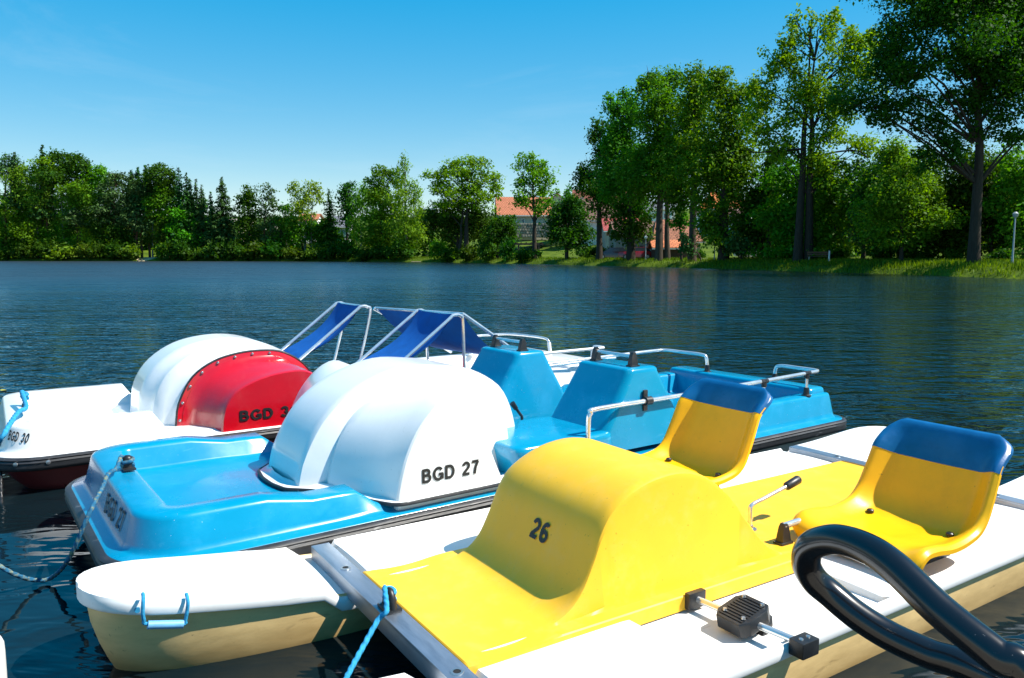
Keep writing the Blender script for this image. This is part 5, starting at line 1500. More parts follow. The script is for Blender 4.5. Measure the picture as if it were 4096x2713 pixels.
def opt(p, o):
    rf, rr = 0.27, 0.14
    k, s = p
    a, b = max(0.004, rf - o), max(0.003, rr - o)
    oo = o
    if k == 'n': return (s, -oo)
    if k == 'd': return (s, -BEAM + oo)
    if k == 'f': return (UF + oo, s)
    if k == 'r': return (UR - oo, s)
    if k == 'cf1': return (UF + max(rf, oo) - a * math.sin(s), -max(rf, oo) + a * math.cos(s))
    if k == 'cf2': return (UF + max(rf, oo) - a * math.cos(s), -BEAM + max(rf, oo) - a * math.sin(s))
    if k == 'cr2': return (UR - max(rr, oo) + b * math.sin(s), -BEAM + max(rr, oo) - b * math.cos(s))
    if k == 'cr1': return (UR - max(rr, oo) + b * math.cos(s), -max(rr, oo) + b * math.sin(s))
def mono(name, label, O, az, deckm, hullm, rim_h, rim_lo, u_lo, u_end, text):
    root = boat_root(name, label, O, az)
    def hh(u):
        x = curve([(-9, rim_h), (u_lo, rim_h), (u_lo + 0.09, rim_lo), (u_end, rim_lo), (u_end + 0.12, 0.022), (2.55, 0.022), (2.85, 0.165), (9, 0.175)], u)
        return x
    def tt(u):
        return curve([(-9, 0.035), (0.45, 0.03), (0.6, 0.022), (1.5, 0.022), (1.6, -0.06), (2.5, -0.06), (2.6, 0.03), (9, 0.03)], u)
    rows = []
    spec = [(0.0, 0, 0, -0.05), (0.0, 0, 0, -0.004), (0.005, 0, 0, 0.002), (0.045, 0, 0, 0.006), (0.056, 0.05, 0, 0.007), (0.064, 0.2, 0, 0.006), (0.088, 0.86, 0, 0.001), (0.094, 0.955, 0, 0), (0.106, 1, 0, 0), (0.16, 1.01, 0, 0), (0.205, 1, 0, 0), (0.216, 0.955, 0.045, 0), (0.223, 0.86, 0.14, 0), (0.25, 0.14, 0.86, 0), (0.258, 0.04, 0.96, 0), (0.27, 0, 1, 0)]
    for o, a, b, c in spec:
        r = []
        for p in OUT:
            u, v = opt(p, o)
            ub = opt(p, 0.15)[0]
            r.append((u, v, hh(ub) * a + tt(ub) * b + c))
        rows.append(r)
    m = MB()
    idx = m.grid(rows, True)
    # floor: bridge mirrored perimeter points
    last = rows[-1]
    n = len(OUT)
    nn = 45 + 11
    fr = idx[-1]
    half = [(fr[i], fr[(45 + 11 + 9 + 11 + 45 - 1) - i]) for i in range(nn)]
    prev = None
    K = 8
    for i, (a, b) in enumerate(half):
        A_, B_ = Vector(m.v[a]), Vector(m.v[b])
        line = [a]
        for k in range(1, K):
            m.v.append(tuple(A_.lerp(B_, k / K)))
            line.append(len(m.v) - 1)
        line.append(b)
        if prev:
            for k in range(K): m.f.append((prev[k], prev[k + 1], line[k + 1], line[k]))
        else:
            rear = line
        prev = line
    # front strip polygon and rear polygon
    fi = list(range(nn, nn + 9))
    m.f.append(tuple([prev[0]] + [fr[i] for i in fi] + [prev[-1]] + prev[-2:0:-1]))
    ri = list(range(45 + 11 + 9 + 11 + 45, n))
    m.f.append(tuple([rear[-1]] + [fr[i] for i in ri] + rear[:-1]))
    deck = m.obj('deck', deckm, root, 50)
    # hull below the rail
    m = MB()
    rows = []
    for o, w in ((0.0, -0.03), (0.012, -0.06), (0.05, -0.17), (0.09, -0.25), (0.2, -0.33)):
        rows.append([(u + (0.5 * max(0, -w - 0.03) if u < 0.1 else 0), v, w) for u, v in (opt(p, o) for p in OUT)])
    m.loft(rows, False, True)
    m.obj('hull', hullm, root, 50)
    # rubbing strake
    m = MB()
    rows = []
    for o, w in ((0.004, -0.001), (-0.016, -0.002), (-0.025, -0.011), (-0.021, -0.019), (-0.027, -0.028), (-0.021, -0.040), (-0.027, -0.052), (-0.020, -0.066), (-0.006, -0.076), (0.006, -0.074)):
        rows.append([(*opt(p, o), w) for p in OUT])
    m.grid(rows, True)
    rail = m.obj('rub_rail', RUBBER, root, 60)
    return root, deck, rail, hh
b27, deck27, rail27, hh27 = mono('pedal_boat', 'bright blue pedal boat BGD 27 with white double pedal housing', (-1.129, 2.666, 0.25), 54.3, BLUE, CREAM27, 0.145, 0.112, 0.34, 0.66, '27')
b30, deck30, rail30, hh30 = mono('pedal_boat', 'white pedal boat BGD 30 with red side fairing and navy sling seats', (-2.528, 4.101, 0.25), 56.0, WHITE, DARKRED, 0.155, 0.155, 0.5, 0.52, '30')

def housing(keys, v0, m, n=40, farside=1.0):
    """skin a hood through profiles given at distances x from the centre line v0"""
    rows = []
    ks = [(x, resample(p, n)) for x, p in keys]
    xs = sorted(set([-k[0] for k in ks] + [k[0] for k in ks]))
    dense = []
    for a, b in zip(xs[:-1], xs[1:]):
        st = max(1, int((b - a) / 0.03))
        dense += [a + (b - a) * i / st for i in range(st)]
    dense.append(xs[-1])
    for x in dense:
        ax_ = abs(x)
        for (xa, pa), (xb, pb) in zip(ks[:-1], ks[1:]):
            if xa <= ax_ <= xb:
                t = (ax_ - xa) / max(1e-9, xb - xa)
                break
        else:
            t, pa, pb = 1, ks[-2][1], ks[-1][1]
        rows.append([(lerp(a[0], b[0], t), v0 + x * (farside if x < 0 else 1), lerp(a[1], b[1], t)) for a, b in zip(pa, pb)])
    idx = m.grid(rows)
    m.f.append(tuple(idx[0])); m.f.append(tuple(reversed(idx[-1])))
K0 = [(0.555, 0.0), (0.566, 0.06), (0.592, 0.16), (0.675, 0.31), (0.79, 0.42), (0.95, 0.50), (1.13, 0.543), (1.3, 0.533), (1.48, 0.502), (1.62, 0.435), (1.70, 0.36), (1.76, 0.22), (1.80, 0.0)]
K0b = [(0.575, 0.0), (0.586, 0.06), (0.612, 0.16), (0.69, 0.305), (0.80, 0.41), (0.95, 0.485), (1.12, 0.525), (1.28, 0.515), (1.45, 0.485), (1.58, 0.42), (1.65, 0.34), (1.70, 0.2), (1.74, 0.0)]
K1 = [(0.665, 0.0), (0.68, 0.08), (0.715, 0.20), (0.775, 0.315), (0.86, 0.395), (0.96, 0.442), (1.08, 0.455), (1.2, 0.44), (1.30, 0.405), (1.38, 0.34), (1.435, 0.25), (1.485, 0.12), (1.52, 0.0)]
K2 = [(0.82, 0.0), (0.832, 0.09), (0.868, 0.22), (0.925, 0.33), (1.0, 0.415), (1.07, 0.462), (1.13, 0.476), (1.18, 0.458), (1.225, 0.41), (1.262, 0.335), (1.30, 0.23), (1.35, 0.11), (1.40, 0.0)]
def shrink(p, k, c=(1.11, 0.0)):
    return [(c[0] + (u - c[0]) * k, w * k) for u, w in p]
m = MB()
housing([(0, K0), (0.175, K0), (0.193, shrink(K0, 0.990, (1.15, 0))), (0.250, K1), (0.275, shrink(K1, 1.004)), (0.56, [(lerp(a[0], b[0], .86), lerp(a[1], b[1], .86)) for a, b in zip(K1, K2)]), (0.617, K2), (0.633, shrink(K2, 0.988)), (0.642, shrink(K2, 0.965)), (0.646, shrink(K2, 0.935))], -0.69, m, farside=1.14)
hood27 = m.obj('pedal_housing', WHITE, b27, 24)
# white flange + black seam trim round the foot of the housing
def foot_path(half_only=False):
    pts = []
    for x, u in ((-0.70, 1.40), (-0.70, 1.1), (-0.70, 0.87), (-0.685, 0.825), (-0.64, 0.80), (-0.45, 0.72), (-0.32, 0.648), (-0.27, 0.625), (-0.215, 0.575), (-0.17, 0.535), (-0.06, 0.515), (0.06, 0.515), (0.17, 0.535), (0.215, 0.575), (0.27, 0.625), (0.32, 0.648), (0.45, 0.72), (0.64, 0.80), (0.685, 0.825), (0.70, 0.87), (0.70, 1.1), (0.70, 1.40)):
        pts.append((u, -0.69 + x * (0.925 if x > 0 else 1.05)))
    return pts
def offs(pts, d):
    out = []
    for i, p in enumerate(pts):
        a, b = pts[max(0, i - 1)], pts[min(len(pts) - 1, i + 1)]
        t = Vector((b[0] - a[0], b[1] - a[1])).normalized()
        out.append((p[0] - t.y * d, p[1] + t.x * d))
    return out
fp = foot_path()
m = MB()
m.grid([[(u, v, 0.028) for u, v in offs(fp, 0.022)], [(u, v, 0.044) for u, v in offs(fp, 0.021)], [(u, v, 0.046) for u, v in offs(fp, -0.012)], [(u, v, 0.06) for u, v in offs(fp, -0.03)]])
fl = m.obj('housing_flange', WHITE, b27, 40)
m = MB(); m.tube([(u, v, 0.038) for u, v in offs(fp, 0.026)], 0.0085, 8, smooth=3); m.obj('seam_trim', RUBBER, fl)
lettering('side_number', 'BGD 27', 0.062, lambda x, y, e: (0.945 + x, -0.69 + 0.646 + 0.003 + e, 0.103 + y), INK, hood27, wide=0.292)
def wall_o(w):
    return 0.064 + 0.024 * (w - 0.036) / 0.094
def bow_map27(x, y, e):
    w = 0.026 + y + x * 0.05
    return (UF + wall_o(w) - 0.0032 - e, -0.69 + x, w)
lettering('bow_number', 'BGD 27', 0.080, bow_map27, INK_FADED, deck27, wide=0.38, bold=0.15)

# console behind the near lobe
m = MB()
def rbox(m, u0, u1, v0, v1, w0, w1, r=0.03, tu0=0, tu1=0, tv=0, seg=4):
    """upright block with rounded vertical edges and softened top; tu0/tu1/tv = taper of the top"""
    def ring(u0, u1, v0, v1, w, r):
        out = []
        for cx, cy, a0 in ((u1 - r, v1 - r, 0), (u0 + r, v1 - r, 90), (u0 + r, v0 + r, 180), (u1 - r, v0 + r, 270)):
            for i in range(seg + 1):
                t = R(a0 + 90 * i / seg)
                out.append((cx + r * math.cos(t), cy + r * math.sin(t), w))
        return out
    rings = []
    e = min(0.03, (w1 - w0) * 0.3)
    for w, ins in ((w0, 0), (lerp(w0, w1, 0.3), 0), (lerp(w0, w1, 0.6), 0), (w1 - e, 0), (w1 - e * 0.45, 0.12 * e), (w1 - e * 0.12, 0.42 * e), (w1, 1.0 * e)):
        k = (min(w, w1 - e) - w0) / (w1 - w0)
        rings.append(ring(u0 + tu0 * k + ins, u1 - tu1 * k - ins, v0 + tv * k + ins, v1 - tv * k - ins, w, max(0.006, r - ins * 0.3)))
    m.loft(rings)
rbox(m, 1.34, 1.60, -0.66, -0.27, 0.02, 0.285, 0.04, 0.0, 0.02, 0.02)
m.obj('console', WHITE, b27, 50)
# moulded seats
def seat27(vc, name, label, du=0.0):
    m = MB()
    rbox(m, 1.545 + du, 2.15 + du, vc - 0.29, vc + 0.25, -0.08, 0.165, 0.07, -0.05, 0, 0.0)
    o = m.obj(name, BLUE, b27, 50)
    o['label'] = label
    m = MB()
    rbox(m, 2.02 + du, 2.74 + du, vc - 0.265, vc + 0.235, 0.05, 0.475, 0.045, 0.27, 0.24, 0.035, 5)
    bk = m.obj('backrest', BLUE, o, 50)
    for dv in (-0.15, 0.15):
        b = bracket(2.37 + du, vc + dv - 0.015, 0.472, 0.95, o, 0.09)
    m = MB(); m.tube([(2.37 + du, vc - 0.17, 0.53), (2.37 + du, vc + 0.14, 0.53)], 0.0095, 8); m.obj('top_rod', CHROME, o)
    return o
seat27(-0.34, 'moulded_seat', 'seat nearer the yellow boat', -0.02)
seat27(-1.245, 'moulded_seat', 'seat nearer the white boat', -0.10)
m = MB(); rbox(m, 1.62, 2.7, -0.92, -0.56, -0.08, 0.085, 0.03); m.obj('centre_bench', BLUE, b27, 50)
lv = MB(); lv.tube([(2.0, -0.75, 0.07), (2.0, -0.75, 0.14), (1.99, -0.752, 0.16), (1.955, -0.755, 0.205)], 0.0085, 8, smooth=3)
lvo = lv.obj('steering_lever', BLACK, b27)
m = MB(); m.tube([(1.962, -0.755, 0.196), (1.935, -0.757, 0.232)], [0.0135, 0.016], 10); m.obj('grip', BLACK, lvo)
# stern bench and transom
m = MB(); rbox(m, 3.86, 4.10, -1.40, -0.10, 0.02, 0.205, 0.04, 0.03, 0.03, 0.03); m.obj('transom', BLUE, b27, 50)
m = MB(); rbox(m, 2.75, 3.25, -1.22, -0.28, 0.02, 0.095, 0.08, 0.0, 0.0, 0.02); m.obj('rear_bench', BLUE, b27, 50)
# rails
def rail_tube(pts, r, parent, mat=CHROME, sm=4, name='grab_rail'):
    m = MB(); m.tube(pts, r, 10, smooth=sm); return m.obj(name, mat, parent)
def post(u, v, w0, w1, parent, mat=CHROME, foot=BLACK):
    m = MB(); m.tube([(u, v, w0), (u, v, w1)], 0.0095, 8); p = m.obj('rail_post', mat, parent)
    m = MB(); m.loft([[(u + r * math.cos(t), v + r * math.sin(t), w0 + z) for t in [i * math.pi / 6 for i in range(12)]] for r, z in ((0.032, 0), (0.032, 0.006), (0.019, 0.012), (0.017, 0.055))], False, True); m.obj('post_foot', foot, p)
    m = MB(); m.tube([(u, v, w1 - 0.035), (u, v, w1 + 0.008)], 0.0165, 8); m.tube([(u - 0.03, v, w1), (u + 0.03, v, w1)], 0.0155, 8); m.obj('post_tee', foot, p)
    return p
r27 = rail_tube([(1.94, -0.10, 0.10), (1.94, -0.10, 0.24), (1.955, -0.10, 0.28), (2.01, -0.10, 0.297), (2.6, -0.10, 0.30), (3.2, -0.11, 0.305), (3.86, -0.12, 0.315), (3.955, -0.125, 0.317), (3.985, -0.16, 0.317), (3.99, -0.30, 0.317), (3.992, -0.42, 0.315), (3.993, -0.465, 0.295), (3.994, -0.475, 0.22)], 0.013, b27)
m = MB(); m.tube([(1.94, -0.10, 0.085), (1.94, -0.10, 0.105)], 0.02, 10); m.obj('rail_foot', BLACK, r27)
m = MB(); m.tube([(2.34, -0.10, 0.299), (2.385, -0.10, 0.299)], 0.024, 12)
m.box((2.36, -0.118, 0.299), (0.03, 0.014, 0.115), 0.005); m.obj('rail_clamp', BLACK, r27)
post(3.38, -0.11, 0.165, 0.307, b27)
post(3.84, -0.12, 0.165, 0.315, b27)
m = MB(); m.loft([[(3.994 + r * math.cos(t), -0.475 + r * math.sin(t), 0.20 + z) for t in [i * math.pi / 6 for i in range(12)]] for r, z in ((0.034, 0), (0.034, 0.006), (0.02, 0.012), (0.017, 0.055))], False, True); m.obj('post_foot', BLACK, r27)
r27f = rail_tube([(2.30, -1.40, 0.30), (2.6, -1.40, 0.32), (3.2, -1.39, 0.333), (3.70, -1.38, 0.342), (3.81, -1.37, 0.343), (3.85, -1.33, 0.342), (3.90, -1.22, 0.335), (3.935, -1.09, 0.33), (3.945, -1.045, 0.31), (3.948, -1.035, 0.225)], 0.013, b27)
rail_tube([(2.44, -1.36, 0.30), (2.62, -1.37, 0.312), (3.3, -1.35, 0.325)], 0.0095, b27)
post(3.5, -1.385, 0.165, 0.338, b27)
m = MB(); m.loft([[(3.948 + r * math.cos(t), -1.035 + r * math.sin(t), 0.20 + z) for t in [i * math.pi / 6 for i in range(12)]] for r, z in ((0.034, 0), (0.034, 0.006), (0.02, 0.012), (0.017, 0.055))], False, True); m.obj('post_foot', BLACK, r27f)

def knob_cleat(u, v, w, parent):
    m = MB()
    m.box((u, v, w + 0.004), (0.05, 0.10, 0.008), 0.003)
    m.loft([[(u + r * math.cos(t), v + r * math.sin(t), w + z) for t in [i * math.pi / 7 for i in range(14)]] for r, z in ((0.02, 0.004), (0.019, 0.02), (0.021, 0.035), (0.019, 0.05), (0.010, 0.058))], False, True)
    return m.obj('cleat', BLACK, parent, 45)
knob_cleat(-0.065, -0.85, 0.152, b27)
m = MB()
m.box((-0.045, -0.77, 0.162), (0.035, 0.10, 0.008), 0.003)
m.tube([(-0.045, -0.80, 0.16), (-0.045, -0.797, 0.195), (-0.045, -0.77, 0.207), (-0.045, -0.743, 0.195), (-0.045, -0.74, 0.16)], 0.009, 8, smooth=4)
m.obj('cleat', BLACK, b30, 45)

# ---- white boat: dome, red fairing, sling seats
D0 = [(0.552, 0.0), (0.56, 0.0965), (0.588, 0.2412), (0.68, 0.3764), (0.85, 0.4825), (1.07, 0.524), (1.28, 0.5047), (1.49, 0.4178), (1.67, 0.2847), (1.77, 0.1158), (1.8, 0.0)]
D1 = [(0.6, 0.0), (0.608, 0.0868), (0.635, 0.222), (0.72, 0.357), (0.87, 0.4584), (1.07, 0.5018), (1.28, 0.4854), (1.47, 0.4053), (1.63, 0.275), (1.72, 0.1158), (1.75, 0.0)]
D2 = [(0.715, 0.0), (0.722, 0.05), (0.742, 0.165), (0.825, 0.32), (0.96, 0.415), (1.12, 0.458), (1.28, 0.466), (1.41, 0.445), (1.54, 0.365), (1.63, 0.24), (1.68, 0.1), (1.70, 0.0)]
m = MB()
housing([(0, D0), (0.16, D0), (0.20, shrink(D0, 0.985, (1.17, 0))), (0.30, D1), (0.36, shrink(D1, 0.985, (1.17, 0))), (0.43, D2), (0.452, shrink(D2, 0.985, (1.17, 0)))], -0.75, m)
hood30 = m.obj('pedal_housing', WHITE, b30, 55)
for sgn, lab in ((1, None), (-1, None)):
    vv = lambda x: -0.75 + sgn * x
    F1 = resample(shrink(D2, 0.975, (1.17, 0)), 40)
    F2 = resample(shrink(D2, 0.915, (1.2, 0)), 40)
    F3 = resample([(0.80, 0.0), (0.815, 0.10), (0.86, 0.22), (0.95, 0.33), (1.08, 0.40), (1.2, 0.42), (1.32, 0.41), (1.42, 0.35), (1.5, 0.24), (1.56, 0.11), (1.60, 0.0)], 40)
    F4 = resample([(0.935, 0.0), (0.945, 0.10), (0.975, 0.185), (1.05, 0.262), (1.2, 0.322), (1.36, 0.347), (1.48, 0.34), (1.57, 0.28), (1.62, 0.19), (1.655, 0.09), (1.67, 0.0)], 40)
    F5 = resample(shrink([(0.935, 0.0), (0.945, 0.10), (0.975, 0.185), (1.05, 0.262), (1.2, 0.322), (1.36, 0.347), (1.48, 0.34), (1.57, 0.28), (1.62, 0.19), (1.655, 0.09), (1.67, 0.0)], 0.975, (1.32, 0)), 40)
    rows = []
    mixp = lambda k: [(lerp(a[0], b[0], k), lerp(a[1], b[1], k)) for a, b in zip(F2, F4)]
    for P_, x in ((F1, 0.454), (F1, 0.462), (F2, 0.468), (F2, 0.472), (mixp(0.22), 0.482), (mixp(0.40), 0.51), (mixp(0.60), 0.57), (mixp(0.82), 0.65), (F4, 0.70), (F4, 0.708), (F5, 0.722)):
        rows.append([(u, vv(x), w) for u, w in P_])
    m = MB()
    idx = m.grid(rows)
    m.f.append(tuple(idx[-1]))
    red = m.obj('side_fairing', RED, b30, 48)
    m = MB(); m.tube([(u, vv(0.458), w) for u, w in resample(shrink(D2, 0.985, (1.17, 0)), 40)], 0.007, 8); m.obj('gasket', RUBBER, red)
    if sgn > 0:
        G = resample(shrink(D2, 0.945, (1.19, 0)), 27)
        for u, w in G[1:17:2]:
            m = MB()
            m.loft([[(u + r * math.cos(t), vv(z), w + r * math.sin(t)) for t in [i * math.pi / 4 for i in range(8)]] for r, z in ((0.010, 0.462), (0.009, 0.472), (0.004, 0.477))], False, True)
            m.obj('rivet', STEEL, red)
        lettering('side_number', 'BGD 30', 0.066, lambda x, y, e: (1.045 + x, -0.75 + 0.726 + e, 0.06 + y), INK, red, wide=0.37)
def corner_map(x, y, e):
    # round the near bow corner of the white boat
    w = 0.078 + y - x * 0.12
    o = wall_o(w) - 0.004 - e
    rr = 0.27 - o
    th = (0.10 + x) / rr
    return (UF + 0.27 - rr * math.cos(th), -0.27 + rr * math.sin(th), w)
lettering('bow_number', 'BGD 30', 0.052, corner_map, INK, deck30, wide=0.13, bold=0.17)
# rivets of the rubbing strake
for i, p in enumerate(OUT):
    if i in (38, 44, 48, 52, 57, 61, 65):
        u, v = opt(p, -0.0275)
        u2, v2 = opt(p, 0.0)
        nrm = Vector((u - u2, v - v2, 0)).normalized()
        a = Vector((-nrm.y, nrm.x, 0))
        m = MB()
        m.loft([[Vector((u, v, -0.03)) + nrm * z + a * r * math.cos(t) + Vector((0, 0, 1)) * r * math.sin(t) for t in [k * math.pi / 4 for k in range(8)]] for r, z in ((0.012, -0.004), (0.012, 0.002), (0.006, 0.004))], False, True)
        m.obj('rivet', STEEL, rail30)
# sling seats
def sling(v0, v1, u_top, w_top, u_bot, w_bot, u_leg, label):
    root = MB()
    for k, v in enumerate((v0, v1)):
        root.tube([(u_bot, v, w_bot), (lerp(u_bot, u_top, 0.5), v, lerp(w_bot, w_top, 0.5)), (u_top - 0.05, v, w_top - 0.036), (u_top, v, w_top), (u_top + 0.055, v, w_top - 0.005), (u_top + 0.075, v, w_top - 0.06), (lerp(u_top + 0.075, u_leg, 0.6), v, 0.25), (u_leg, v, 0.06)], 0.012, 8, smooth=4)
    root.tube([(u_top + 0.01, v0, w_top + 0.002), (u_top + 0.01, v1, w_top + 0.002)], 0.010, 8)
    fr = root.obj('seat_frame', CHROME, b30)
    fr['label'] = label
    m = MB()
    rows = []
    for i in range(13):
        s = i / 12
        r = []
        for j in range(9):
            t = j / 8
            sag = 0.11 * math.sin(math.pi * min(1, s * 1.15 + 0.02)) * (0.72 + 0.28 * math.sin(math.pi * t)) * (1 - 0.35 * s)
            u = lerp(u_top, u_bot, s) + sag * 0.62
            w = lerp(w_top + 0.012, w_bot, s) - sag * 0.62
            r.append((u, lerp(v0 + 0.022, v1 - 0.022, t), w))
        rows.append(r)
    m.grid(rows)
    rows2 = [[(a + 0.003, b, c - 0.003) for a, b, c in r] for r in rows]
    m.grid(rows2)
    m.obj('sling', NAVY, fr, 60)
    return fr
sling(-1.44, -0.93, 2.24, 0.675, 1.66, 0.235, 2.16, 'sling seat farther from the blue boat')
sling(-0.53, 0.03, 2.53, 0.655, 1.98, 0.25, 2.62, 'sling seat nearer the blue boat')
# rear-facing sling across the beam
m = MB()
for v in (-1.05, -0.10):
    m.tube([(2.40 + (v + 1.05) * 0.3, v, 0.648), (2.72 + (v + 1.05) * 0.25, v, 0.47), (3.12 + (v + 1.05) * 0.18, v, 0.24)], 0.0135, 8, smooth=3)
m.tube([(2.415, -1.05, 0.65), (2.69, -0.10, 0.65)], 0.011, 8)
rf = m.obj('rear_seat_frame', CHROME, b30)
m = MB()
rows = []
for i in range(11):
    s = i / 10
    sag = 0.10 * math.sin(math.pi * s)
    rows.append([(lerp(2.42 + 0.27 * t, 3.10 + 0.15 * t, s) - sag * 0.4, lerp(-1.03, -0.12, t), lerp(0.645, 0.26, s) - sag * 0.7) for t in [j / 8 for j in range(9)]])
m.grid(rows)
m.grid([[(a + 0.003, b, c - 0.003) for a, b, c in r] for r in rows])
m.obj('sling', NAVY, rf, 60)
# stern of the white boat
m = MB(); rbox(m, 3.62, 4.10, -1.36, -0.06, 0.02, 0.20, 0.05, 0.03, 0.03, 0.03); m.obj('transom_seat', WHITE, b30, 50)
m = MB(); rbox(m, 1.9, 3.4, -1.35, -0.12, 0.0, 0.11, 0.06, 0.02, 0.02, 0.02); m.obj('seat_base', WHITE, b30, 50)
WT = WHITE
ra = rail_tube([(2.9, -1.30, 0.32), (3.3, -1.28, 0.335), (3.72, -1.22, 0.345), (3.82, -1.16, 0.346), (3.90, -0.98, 0.342), (3.94, -0.82, 0.335), (3.955, -0.755, 0.31), (3.96, -0.735, 0.215)], 0.0115, b30)
m = MB(); m.tube([(3.955, -0.75, 0.30), (3.96, -0.735, 0.20)], 0.017, 8); m.obj('rail_socket', WT, ra)
post(3.45, -1.265, 0.165, 0.339, b30, WT, WT)
rb_ = rail_tube([(2.9, -0.06, 0.30), (3.3, -0.03, 0.315), (3.8, 0.0, 0.325), (3.93, 0.0, 0.325), (3.97, -0.03, 0.324), (3.985, -0.14, 0.32), (3.99, -0.175, 0.30), (3.99, -0.185, 0.21)], 0.0115, b30, WT)
m = MB(); m.tube([(3.99, -0.18, 0.28), (3.99, -0.185, 0.20)], 0.017, 8); m.obj('rail_socket', WT, rb_)

# ------------------------------------------------------------------ ropes, loose things at the boats
def rope(name, pts, r, mat, label, twist=True):
    m = MB(False)
    P = catmull([Vector(p) for p in pts], 14)
    n = len(P)
    rings = []
    L = 0
    prev = None
    a = None
    for i, q in enumerate(P):
        d = (P[min(i + 1, n - 1)] - P[max(i - 1, 0)]).normalized()
        if a is None:
            a = d.cross(Vector((0.3, 0.1, 1))).normalized()
        a = (a - d * a.dot(d)).normalized()
        b = d.cross(a)
        if i: L += (q - P[i - 1]).length
        ph = L / r * 0.55
        ring = []
        for j in range(12):
            t = 2 * math.pi * j / 12
            rr = r * (0.74 + 0.32 * abs(math.cos(1.5 * (t + ph))))
            ring.append(q + (a * math.cos(t) + b * math.sin(t)) * rr)
        rings.append(ring)
    m.loft(rings)
    o = m.obj(name, mat, None, 70)
    tag(o, label, 'rope')
    return o
def resamp3(pts, step):
    P = catmull([Vector(p) for p in pts], 30)
    out = [P[0]]
    acc = 0
    for a, b in zip(P[:-1], P[1:]):
        acc += (b - a).length
        if acc >= step:
            out.append(b); acc = 0
    return out
def loc2w(root, q):
    M = Matrix.Translation(root.location) @ Matrix.Rotation(root.rotation_euler.z, 4, 'Z')
    return M @ Vector((q[0], -q[1], q[2]))
def knot(root, q, r, rt, axis):
    c = loc2w(root, q)
    return [c + Vector((math.cos(t) * r, math.sin(t) * r, 0.004 * t)) for t in [i * 0.9 for i in range(12)]]
k26 = knot(b26, (-0.045, 0.335, 0.035), 0.015, 0, 0)
rope('mooring_rope', resamp3(k26 + [at_level(893, 1412, 0.285), at_level(876, 1430, 0.262), at_level(842, 1490, 0.225), at_level(800, 1568, 0.205), at_level(740, 1690, 0.24), at_level(690, 1850, 0.34)], 0.012), 0.0082, ROPEB, 'light blue mooring rope tied to the cleat on the yellow boat')
k27 = knot(b27, (-0.068, -0.85, 0.165), 0.024, 0, 0)
rope('mooring_rope', resamp3(k27 + [at_level(268, 1084, 0.425), at_level(250, 1096, 0.428), at_level(236, 1128, 0.412), at_level(205, 1190, 0.345), at_level(160, 1290, 0.18), at_level(120, 1335, 0.065), at_level(80, 1341, 0.065), at_level(30, 1326, 0.12), at_level(-30, 1292, 0.2), at_level(-130, 1240, 0.33)], 0.014), 0.0085, ROPED, 'dark blue rope with yellow flecks hanging from the blue boat')
k30 = knot(b30, (-0.045, -0.77, 0.20), 0.013, 0, 0)
rope('mooring_rope', resamp3(k30 + [at_level(60, 941, 0.455), at_level(42, 953, 0.462), at_level(20, 985, 0.44), at_level(4, 1012, 0.40), at_level(-30, 1050, 0.30), at_level(-120, 1110, 0.33)], 0.016), 0.013, ROPEB, 'thick light blue rope tied to the cleat on the white boat')
rope('rope_tail', resamp3([at_level(4, 1008, 0.33), at_level(6, 1045, 0.25), at_level(14, 1055, 0.22), at_level(12, 1066, 0.2), at_level(3, 1070, 0.2), at_level(2, 1110, 0.14), at_level(3, 1150, 0.06), at_level(4, 1190, 0.0)], 0.016), 0.008, BLACK, 'thin black rope end hanging into the water at the left edge')

# white bow of another boat at the lower left corner
ob = thing('moored_boat', 'white rounded bow of a boat in the lower left corner', 'boat', (-2.02, 2.07, 0.0), R(182))
m = MB()
rings = []
for k in range(24):
    u = -0.56 + 1.56 * (k / 23) ** 1.6
    hw = 0.26 * max(0.002, 1 - max(0, (0.0 - u) / 0.5602) ** 2.4) ** 0.5
    rings.append([(u, hw * q, z) for q, z in ((0.86, -0.15), (0.97, -0.02), (1.0, 0.10), (1.0, 0.17), (0.97, 0.2), (0.9, 0.208), (0, 0.212), (-0.9, 0.208), (-0.97, 0.2), (-1, 0.17), (-1, 0.10), (-0.97, -0.02), (-0.86, -0.15))])
m.loft(rings)
m.obj('hull', WHITE_HULL, ob, 50)

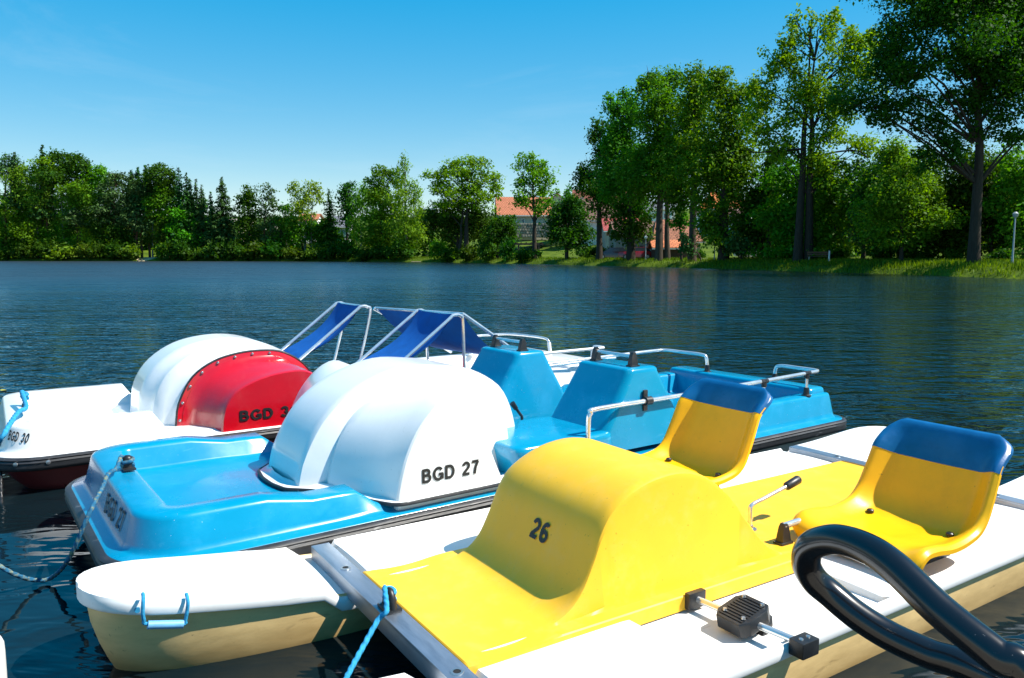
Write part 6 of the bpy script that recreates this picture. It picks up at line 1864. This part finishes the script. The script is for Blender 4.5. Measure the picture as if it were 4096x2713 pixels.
# black coated hoop of the landing stage and the stage itself
hoop = thing('handrail_hoop', 'glossy black looped tube handrail in the right foreground', 'handrail', (0.95, 0.75, 0.30))
def sighted(x, y, dep):
    return Vector((0, 0, H)) + sight(x, y) * dep
hp = [Vector((0.93, 0.62, 0.34)), Vector((0.86, 0.70, 0.50))] + [sighted(*q) for q in ((2430, 1612, 1.0), (2300, 1512, 1.04), (2174, 1412, 1.10), (2065, 1308, 1.17), (1995, 1264, 1.22), (1930, 1247, 1.27), (1876, 1262, 1.32), (1863, 1300, 1.345), (1882, 1340, 1.35), (1919, 1372, 1.345), (1980, 1422, 1.32), (2057, 1470, 1.29), (2150, 1512, 1.25), (2300, 1568, 1.19))] + [Vector((0.93, 1.0, 0.60)), Vector((1.03, 0.88, 0.50)), Vector((1.05, 0.80, 0.34))]
m = MB(False)
m.tube([Vector(p) - Vector(hoop.location) for p in hp], 0.0245, 20, smooth=10)
m.obj('tube', GLOSSBLACK, hoop, 60)
m = MB(False)
for p in ((0.93, 0.66), (1.03, 0.82)):
    m.loft([[Vector((p[0] + r * math.cos(t), p[1] + r * math.sin(t), z)) - Vector(hoop.location) for t in [i * math.pi / 8 for i in range(16)]] for r, z in ((0.05, 0.325), (0.05, 0.335), (0.028, 0.34), (0.028, 0.37))], False, True)
m.obj('base_plate', BLACK, hoop)
WOOD = plain('grey_plank', (0.36, 0.30, 0.23), 0.8, var=0.35, scale=4, bump=0.003, bscale=20, stretch=(1, 8, 1))
jt = thing('landing_stage', 'grey plank landing stage below the camera', 'jetty', (0, -0.4, 0))
m0 = MB(False); m0.box((0, 0, 0), (0.14, 2.6, 0.04), 0.004)
me = m0.mesh('plank')
me.materials.append(WOOD)
for i in range(64):
    o = bpy.data.objects.new('plank', me)
    col.objects.link(o)
    o.parent = jt
    o.location = (-4.7 + i * 0.15, 0, 0.30)
m = MB(False)
for y in (-1.0, 1.0): m.box((0, y, 0.22), (9.6, 0.1, 0.12), 0.005)
m.obj('beam', WOOD, jt)

# a few fallen leaves and petals floating by the white float
PETAL = plain('pale_petal', (0.55, 0.48, 0.42), 0.6)
FLEAF = plain('yellow_leaf', (0.35, 0.33, 0.05), 0.6)
for x, y, sz, mt, lb in ((258, 1372, 0.022, PETAL, 'pale petal floating left of the white bow'), (300, 1364, 0.016, PETAL, 'smaller pale petal nearest the white bow'), (8, 902, 0.03, FLEAF, 'yellow leaf floating by the left frame edge'), (1010, 1440, 0.018, FLEAF, 'small leaf floating below the front crossbar')):
    p = at_level(x, y, 0.046)
    m = MB(False)
    m.loft([[(sz * math.cos(t) * (1.5 if k else 1.4), sz * math.sin(t) * 0.8, 0.002 * k + 0.003 * math.cos(2 * t)) for t in [i * math.pi / 5 for i in range(10)]] for k in (0, 1)])
    o = m.obj('floating_leaf', mt, None, 50, p)
    o.rotation_euler = (0, 0, x * 0.7)
    tag(o, lb, 'leaf', 'leaves on the water')
